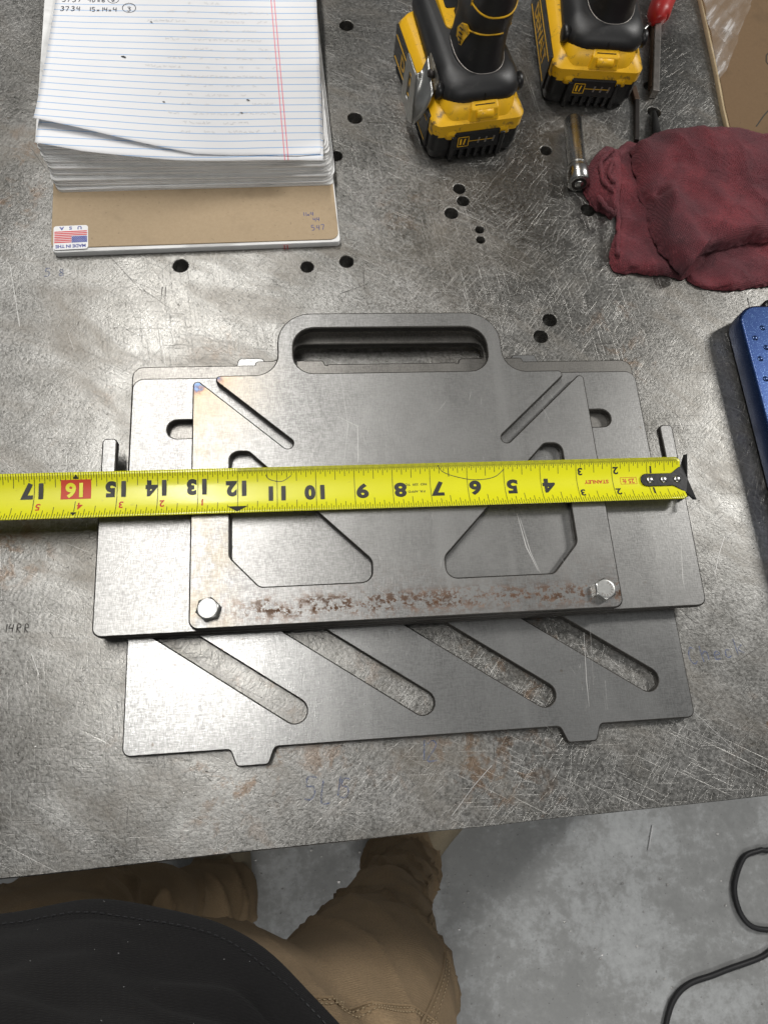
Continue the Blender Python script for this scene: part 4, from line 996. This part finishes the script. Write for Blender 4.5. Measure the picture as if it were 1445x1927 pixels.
# ================================================================== PERSON
ps = empty('person', (-.05, -.30, -.9)); tag(ps, 'person in black shirt and brown work trousers standing at the bench edge', 'person'); P0 = Vector(ps.location)
def ell(cx, cy, z, rx, ry, n=40, sq=1.0): return [(cx + rx * math.cos(q), cy + ry * math.sin(q), z) for q in [2 * math.pi * k / n for k in range(n)]]
def remesh(geo, vox, smooth, disp=None):
    v, f = geo; me = bpy.data.meshes.new('tmp'); me.from_pydata([tuple(p) for p in v], [], f)
    o = bpy.data.objects.new('tmp', me); COL.objects.link(o)
    r = o.modifiers.new('r', 'REMESH'); r.mode = 'VOXEL'; r.voxel_size = vox
    s = o.modifiers.new('s', 'SMOOTH'); s.iterations = smooth; s.factor = .5
    bpy.context.view_layer.update(); m2 = bpy.data.meshes.new_from_object(o.evaluated_get(bpy.context.evaluated_depsgraph_get()))
    bpy.data.objects.remove(o); bpy.data.meshes.remove(me)
    if disp:
        ns = [n.vector.copy() for n in m2.vertex_normals]
        for q, n in zip(m2.vertices, ns): q.co += n * disp(q.co)
    m2.polygons.foreach_set('use_smooth', [True] * len(m2.polygons)); return m2
def limb(pts, rads): return tube(spline(pts, 6), [Vector((r, 0, 0)).x for r in [p.x for p in spline([(q, 0, 0) for q in rads], 6)]], 26)
hips = ring_loft([ell(-.05, -.32, -.22, .150, .120), ell(-.05, -.325, -.15, .178, .140), ell(-.055, -.33, -.06, .188, .150), ell(-.06, -.33, -.02, .178, .150), ell(-.065, -.335, .03, .14, .12)])
rleg = limb([(.060, -.315, -.12), (.104, -.290, -.25), (.132, -.272, -.42), (.168, -.268, -.58), (.200, -.262, -.74), (.207, -.258, -.86)], [.095, .084, .064, .057, .058, .066])
lleg = limb([(-.155, -.315, -.12), (-.165, -.262, -.24), (-.188, -.235, -.40), (-.165, -.258, -.56), (-.105, -.288, -.74), (-.090, -.292, -.86)], [.095, .088, .071, .060, .057, .063])
def wr(c):
    low = min(1, max(0, (-c.z - .14) / .3))
    tilt = c.z * 15 + c.x * 16
    d = mnoise.noise(Vector((c.x * 6, c.y * 6, c.z * 11))) * .016 * (low + .12)
    d -= abs(mnoise.noise(Vector((c.x * 5 + 4, c.y * 5, tilt)))) * .020 * (low + .10)
    d += (1 - abs(mnoise.noise(Vector((c.x * 7 - 4, c.y * 7, c.z * 13 - c.x * 18))))) ** 12 * .007 * (low + .35)
    return d + mnoise.noise(Vector((c.x * 50, c.y * 50, c.z * 50))) * .0007
me = remesh(join(hips, rleg, lleg), .0055, 10, wr); me.transform(Matrix.Translation(-P0)); me.materials.append(MT['pants'])
pants = link(bpy.data.objects.new('trousers', me), ps); tag(pants, 'brown canvas work trousers')
bvh = BVHTree.FromPolygons([v.co[:] for v in pants.data.vertices], [p.vertices[:] for p in pants.data.polygons])
def seam(name, pts, mat, off=.0006, rad=.0005, dash=True, shift=0.0):
    V = []; F = []; pth = spline([Vector(p) - P0 for p in pts], 40); pr_ = []
    for p in pth:
        q, n, _, _ = bvh.find_nearest(p); d = n.cross(Vector((0, 0, 1))); pr_.append(q + n * off + d * shift)
    for _ in range(12): pr_ = [pr_[0]] + [(pr_[i - 1] + pr_[i] * 2 + pr_[i + 1]) / 4 for i in range(1, len(pr_) - 1)] + [pr_[-1]]
    if not dash: V, F = tube(pr_, rad, 6)
    else:
        for i in range(0, len(pr_) - 1, 2): v, f = tube([pr_[i], pr_[i + 1]], rad, 5); n0 = len(V); V += v; F += [tuple(k + n0 for k in q) for q in f]
    return tag(mesh_obj(name, V, F, mat, ps, True), kind='stuff' if dash else None)
for pts in ([(.050, -.185, -.02), (.090, -.205, -.055), (.125, -.235, -.10), (.150, -.28, -.15)], [(.150, -.24, -.04), (.165, -.26, -.20), (.185, -.25, -.36), (.215, -.25, -.55), (.255, -.25, -.8)]):
    seam('trouser_seam', pts, 'pants', .0003, .0012, False)
    for sh_ in (.0035, .0085): seam('seam_stitching', pts, 'thread', .0005, .00045, True, sh_)
# shirt: flares to a hem over the belt, belly and chest above
def sh(cx, cy, z, rx, ry, wob=0.0, n=96):
    o = []
    for k in range(n):
        q = 2 * math.pi * k / n; w_ = 1 + wob * (math.sin(q * 7 + z * 20) * .5 + math.sin(q * 13 + 1.3) * .3 + math.sin(q * 3 + 2) * .5)
        o.append((cx + rx * w_ * math.cos(q) - P0.x, cy + ry * w_ * math.sin(q) - P0.y, z - P0.z))
    return o
rings = [sh(-.075, -.33, -.010, .190, .173, .018), sh(-.075, -.33, -.016, .196, .179, .018), sh(-.075, -.33, -.014, .2005, .1835, .018), sh(-.075, -.33, -.004, .2000, .1825, .018), sh(-.075, -.33, .010, .1975, .1800, .016), sh(-.075, -.33, .013, .1960, .1780, .016), sh(-.075, -.33, .016, .1965, .1785, .016), sh(-.075, -.33, .05, .191, .174, .016),
         sh(-.075, -.33, .09, .188, .171, .014), sh(-.075, -.33, .13, .186, .168, .010), sh(-.075, -.33, .18, .185, .160, .008), sh(-.075, -.335, .25, .185, .145, .006), sh(-.075, -.345, .33, .190, .130, .004), sh(-.075, -.355, .42, .205, .115, .0), sh(-.075, -.36, .49, .19, .095, .0), sh(-.075, -.365, .53, .10, .065, 0)]
fine = []
for i in range(len(rings) - 1):
    m_n = 1 if i < 6 else 5
    for j in range(m_n):
        t = j / m_n; fine.append([tuple(Vector(p).lerp(Vector(q), t)) for p, q in zip(rings[i], rings[i + 1])])
fine.append(rings[-1])
cx_, cy_ = -.075 - P0.x, -.33 - P0.y
for ri, r_ in enumerate(fine):
    for k, p in enumerate(r_):
        q = math.atan2(p[1] - cy_, p[0] - cx_); z = p[2] + P0.z
        if ri < 3: am = .3
        else: am = min(1, max(.3, z / .03)) * max(0, 1 - z / .35)
        fo = -abs(mnoise.noise(Vector((q * 1.6, z * 30 + math.sin(q * 2) * .9, 3.1)))) * .020 * am + mnoise.noise(Vector((q * 5 + z * 14, z * 22, 8.8))) * .008 * am
        n = Vector((math.cos(q), math.sin(q), 0)); r_[k] = tuple(Vector(p) + n * fo)
v, f = ring_loft(fine, False, True); so = mesh_obj('shirt', v, f, 'shirt', ps, True); tag(so, 'black shirt with stitched hem'); sub_mod(so, 1)
V = []; F = []
ht = fine[4]
for k in range(2, 52):
    a_, b_ = Vector(ht[k]), Vector(ht[k + 1]); n = Vector((a_.x - cx_, a_.y - cy_, 0)).normalized() * .0006
    for g in (0, .34, .67):
        v, f = tube([a_.lerp(b_, g) + n, a_.lerp(b_, g + .18) + n], .00035, 5); n0 = len(V); V += v; F += [tuple(i + n0 for i in q) for q in f]
tag(mesh_obj('hem_stitching', V, F, 'cord', ps), kind='stuff')
V = []; F = []; rl = random.Random(33)
for _ in range(70):
    r_ = fine[rl.randrange(3, 26)]; k = rl.randrange(8, 44); p = Vector(r_[k]); n = Vector((p.x - cx_, p.y - cy_, .4)).normalized(); p += n * .0012; L = rl.uniform(.0002, .0006); a_ = rl.uniform(0, 6.3); b = len(V)
    V += [tuple(p), (p.x + math.cos(a_) * L, p.y + math.sin(a_) * L, p.z + .0003), (p.x + math.sin(a_) * .00022, p.y - math.cos(a_) * .00022, p.z)]; F.append((b, b + 1, b + 2))
tag(mesh_obj('lint', V, F, 'white', ps), kind='stuff')
def boot(x, y, rz):
    rings = []
    for t, hx, h in ((-.10, .030, .075), (-.08, .038, .095), (-.03, .040, .10), (.03, .043, .080), (.09, .050, .062), (.14, .047, .055), (.175, .032, .042), (.185, .012, .025)):
        rings.append([(hx * math.cos(q), t, .012 + max(-.010, h * (math.sin(q) if math.sin(q) > 0 else .25 * math.sin(q)))) for q in [2 * math.pi * k / 24 for k in range(24)]])
    v, f = ring_loft(rings); c_, s_ = math.cos(rz), math.sin(rz)
    mesh_obj('boot', [(a_ * c_ - b_ * s_ + x - P0.x, a_ * s_ + b_ * c_ + y - P0.y, z_) for a_, b_, z_ in v], f, 'boot', ps, True)
boot(.248, -.235, -.75); boot(-.085, -.25, .12)

# ================================================================== FLOOR ITEMS
cp_ = [(1470, 1590), (1430, 1597), (1398, 1612), (1380, 1665), (1388, 1712), (1412, 1742), (1452, 1752)]
cp2 = [(1475, 1765), (1440, 1795), (1400, 1814), (1350, 1832), (1300, 1850), (1272, 1872), (1258, 1905), (1252, 1960), (1256, 2040)]
p1_ = [at(u, v_, -.894) for u, v_ in cp_]; p2_ = [at(u, v_, -.894) for u, v_ in cp2]
mid = [p1_[-1] + Vector((.06, -.004, 0)), p1_[-1] + Vector((.09, -.02, .004)), p2_[0] + Vector((.04, .02, .004))]
ext = [p1_[0] + Vector((.5, .25, 0)), p1_[0] + Vector((.22, .06, 0))]
cpath = [p + Vector((mnoise.noise(p * 14), mnoise.noise(p * 14 + Vector((9, 0, 0))), 0)) * .004 for p in spline(ext + p1_ + mid + p2_, 7)]
v, f = tube(cpath, .0048, 12)
cord = mesh_obj('power_cord', v, f, 'cord', None, True); tag(cord, 'black power cord looping across the concrete floor', 'cord')
a_, b_ = at(1227, 1553, -.898), at(1219, 1600, -.898); v, f = tube([a_, b_], .0013, 8); wo = mesh_obj('wire_offcut', v, f, 'white', None, True); tag(wo, 'short straight silver wire offcut on the concrete floor', 'wire')
r = random.Random(12); V = []; F = []
for i in range(150):
    if i < 95:
        u, v_ = r.uniform(480, 1445), r.uniform(1560, 1927); p = at(u, v_, -.8995); s = r.uniform(.0012, .0045)
    else:
        u, v_ = r.uniform(0, 1445), r.uniform(0, 1500); p = at(u, v_, .00012); s = r.uniform(.0003, .0008)
        if -.06 < p.x < .34 and -.085 < p.y < .225: continue
        if p.x < .11 and p.y > .285: continue
    q = r.uniform(0, 6.3); k = len(V)
    for j in range(4): an = q + j * 1.57; V.append((p.x + math.cos(an) * s * r.uniform(.4, 1), p.y + math.sin(an) * s * r.uniform(.3, .7), p.z + r.uniform(0, s * .6)))
    V.append((p.x, p.y, p.z)); F += [(k, k + 1, k + 2, k + 3), (k + 4, k + 1, k), (k + 4, k + 3, k + 2)]
tag(mesh_obj('metal_shavings', V, F, 'scratch'), 'small bright metal chips scattered over floor and bench', 'shavings', kind='stuff')
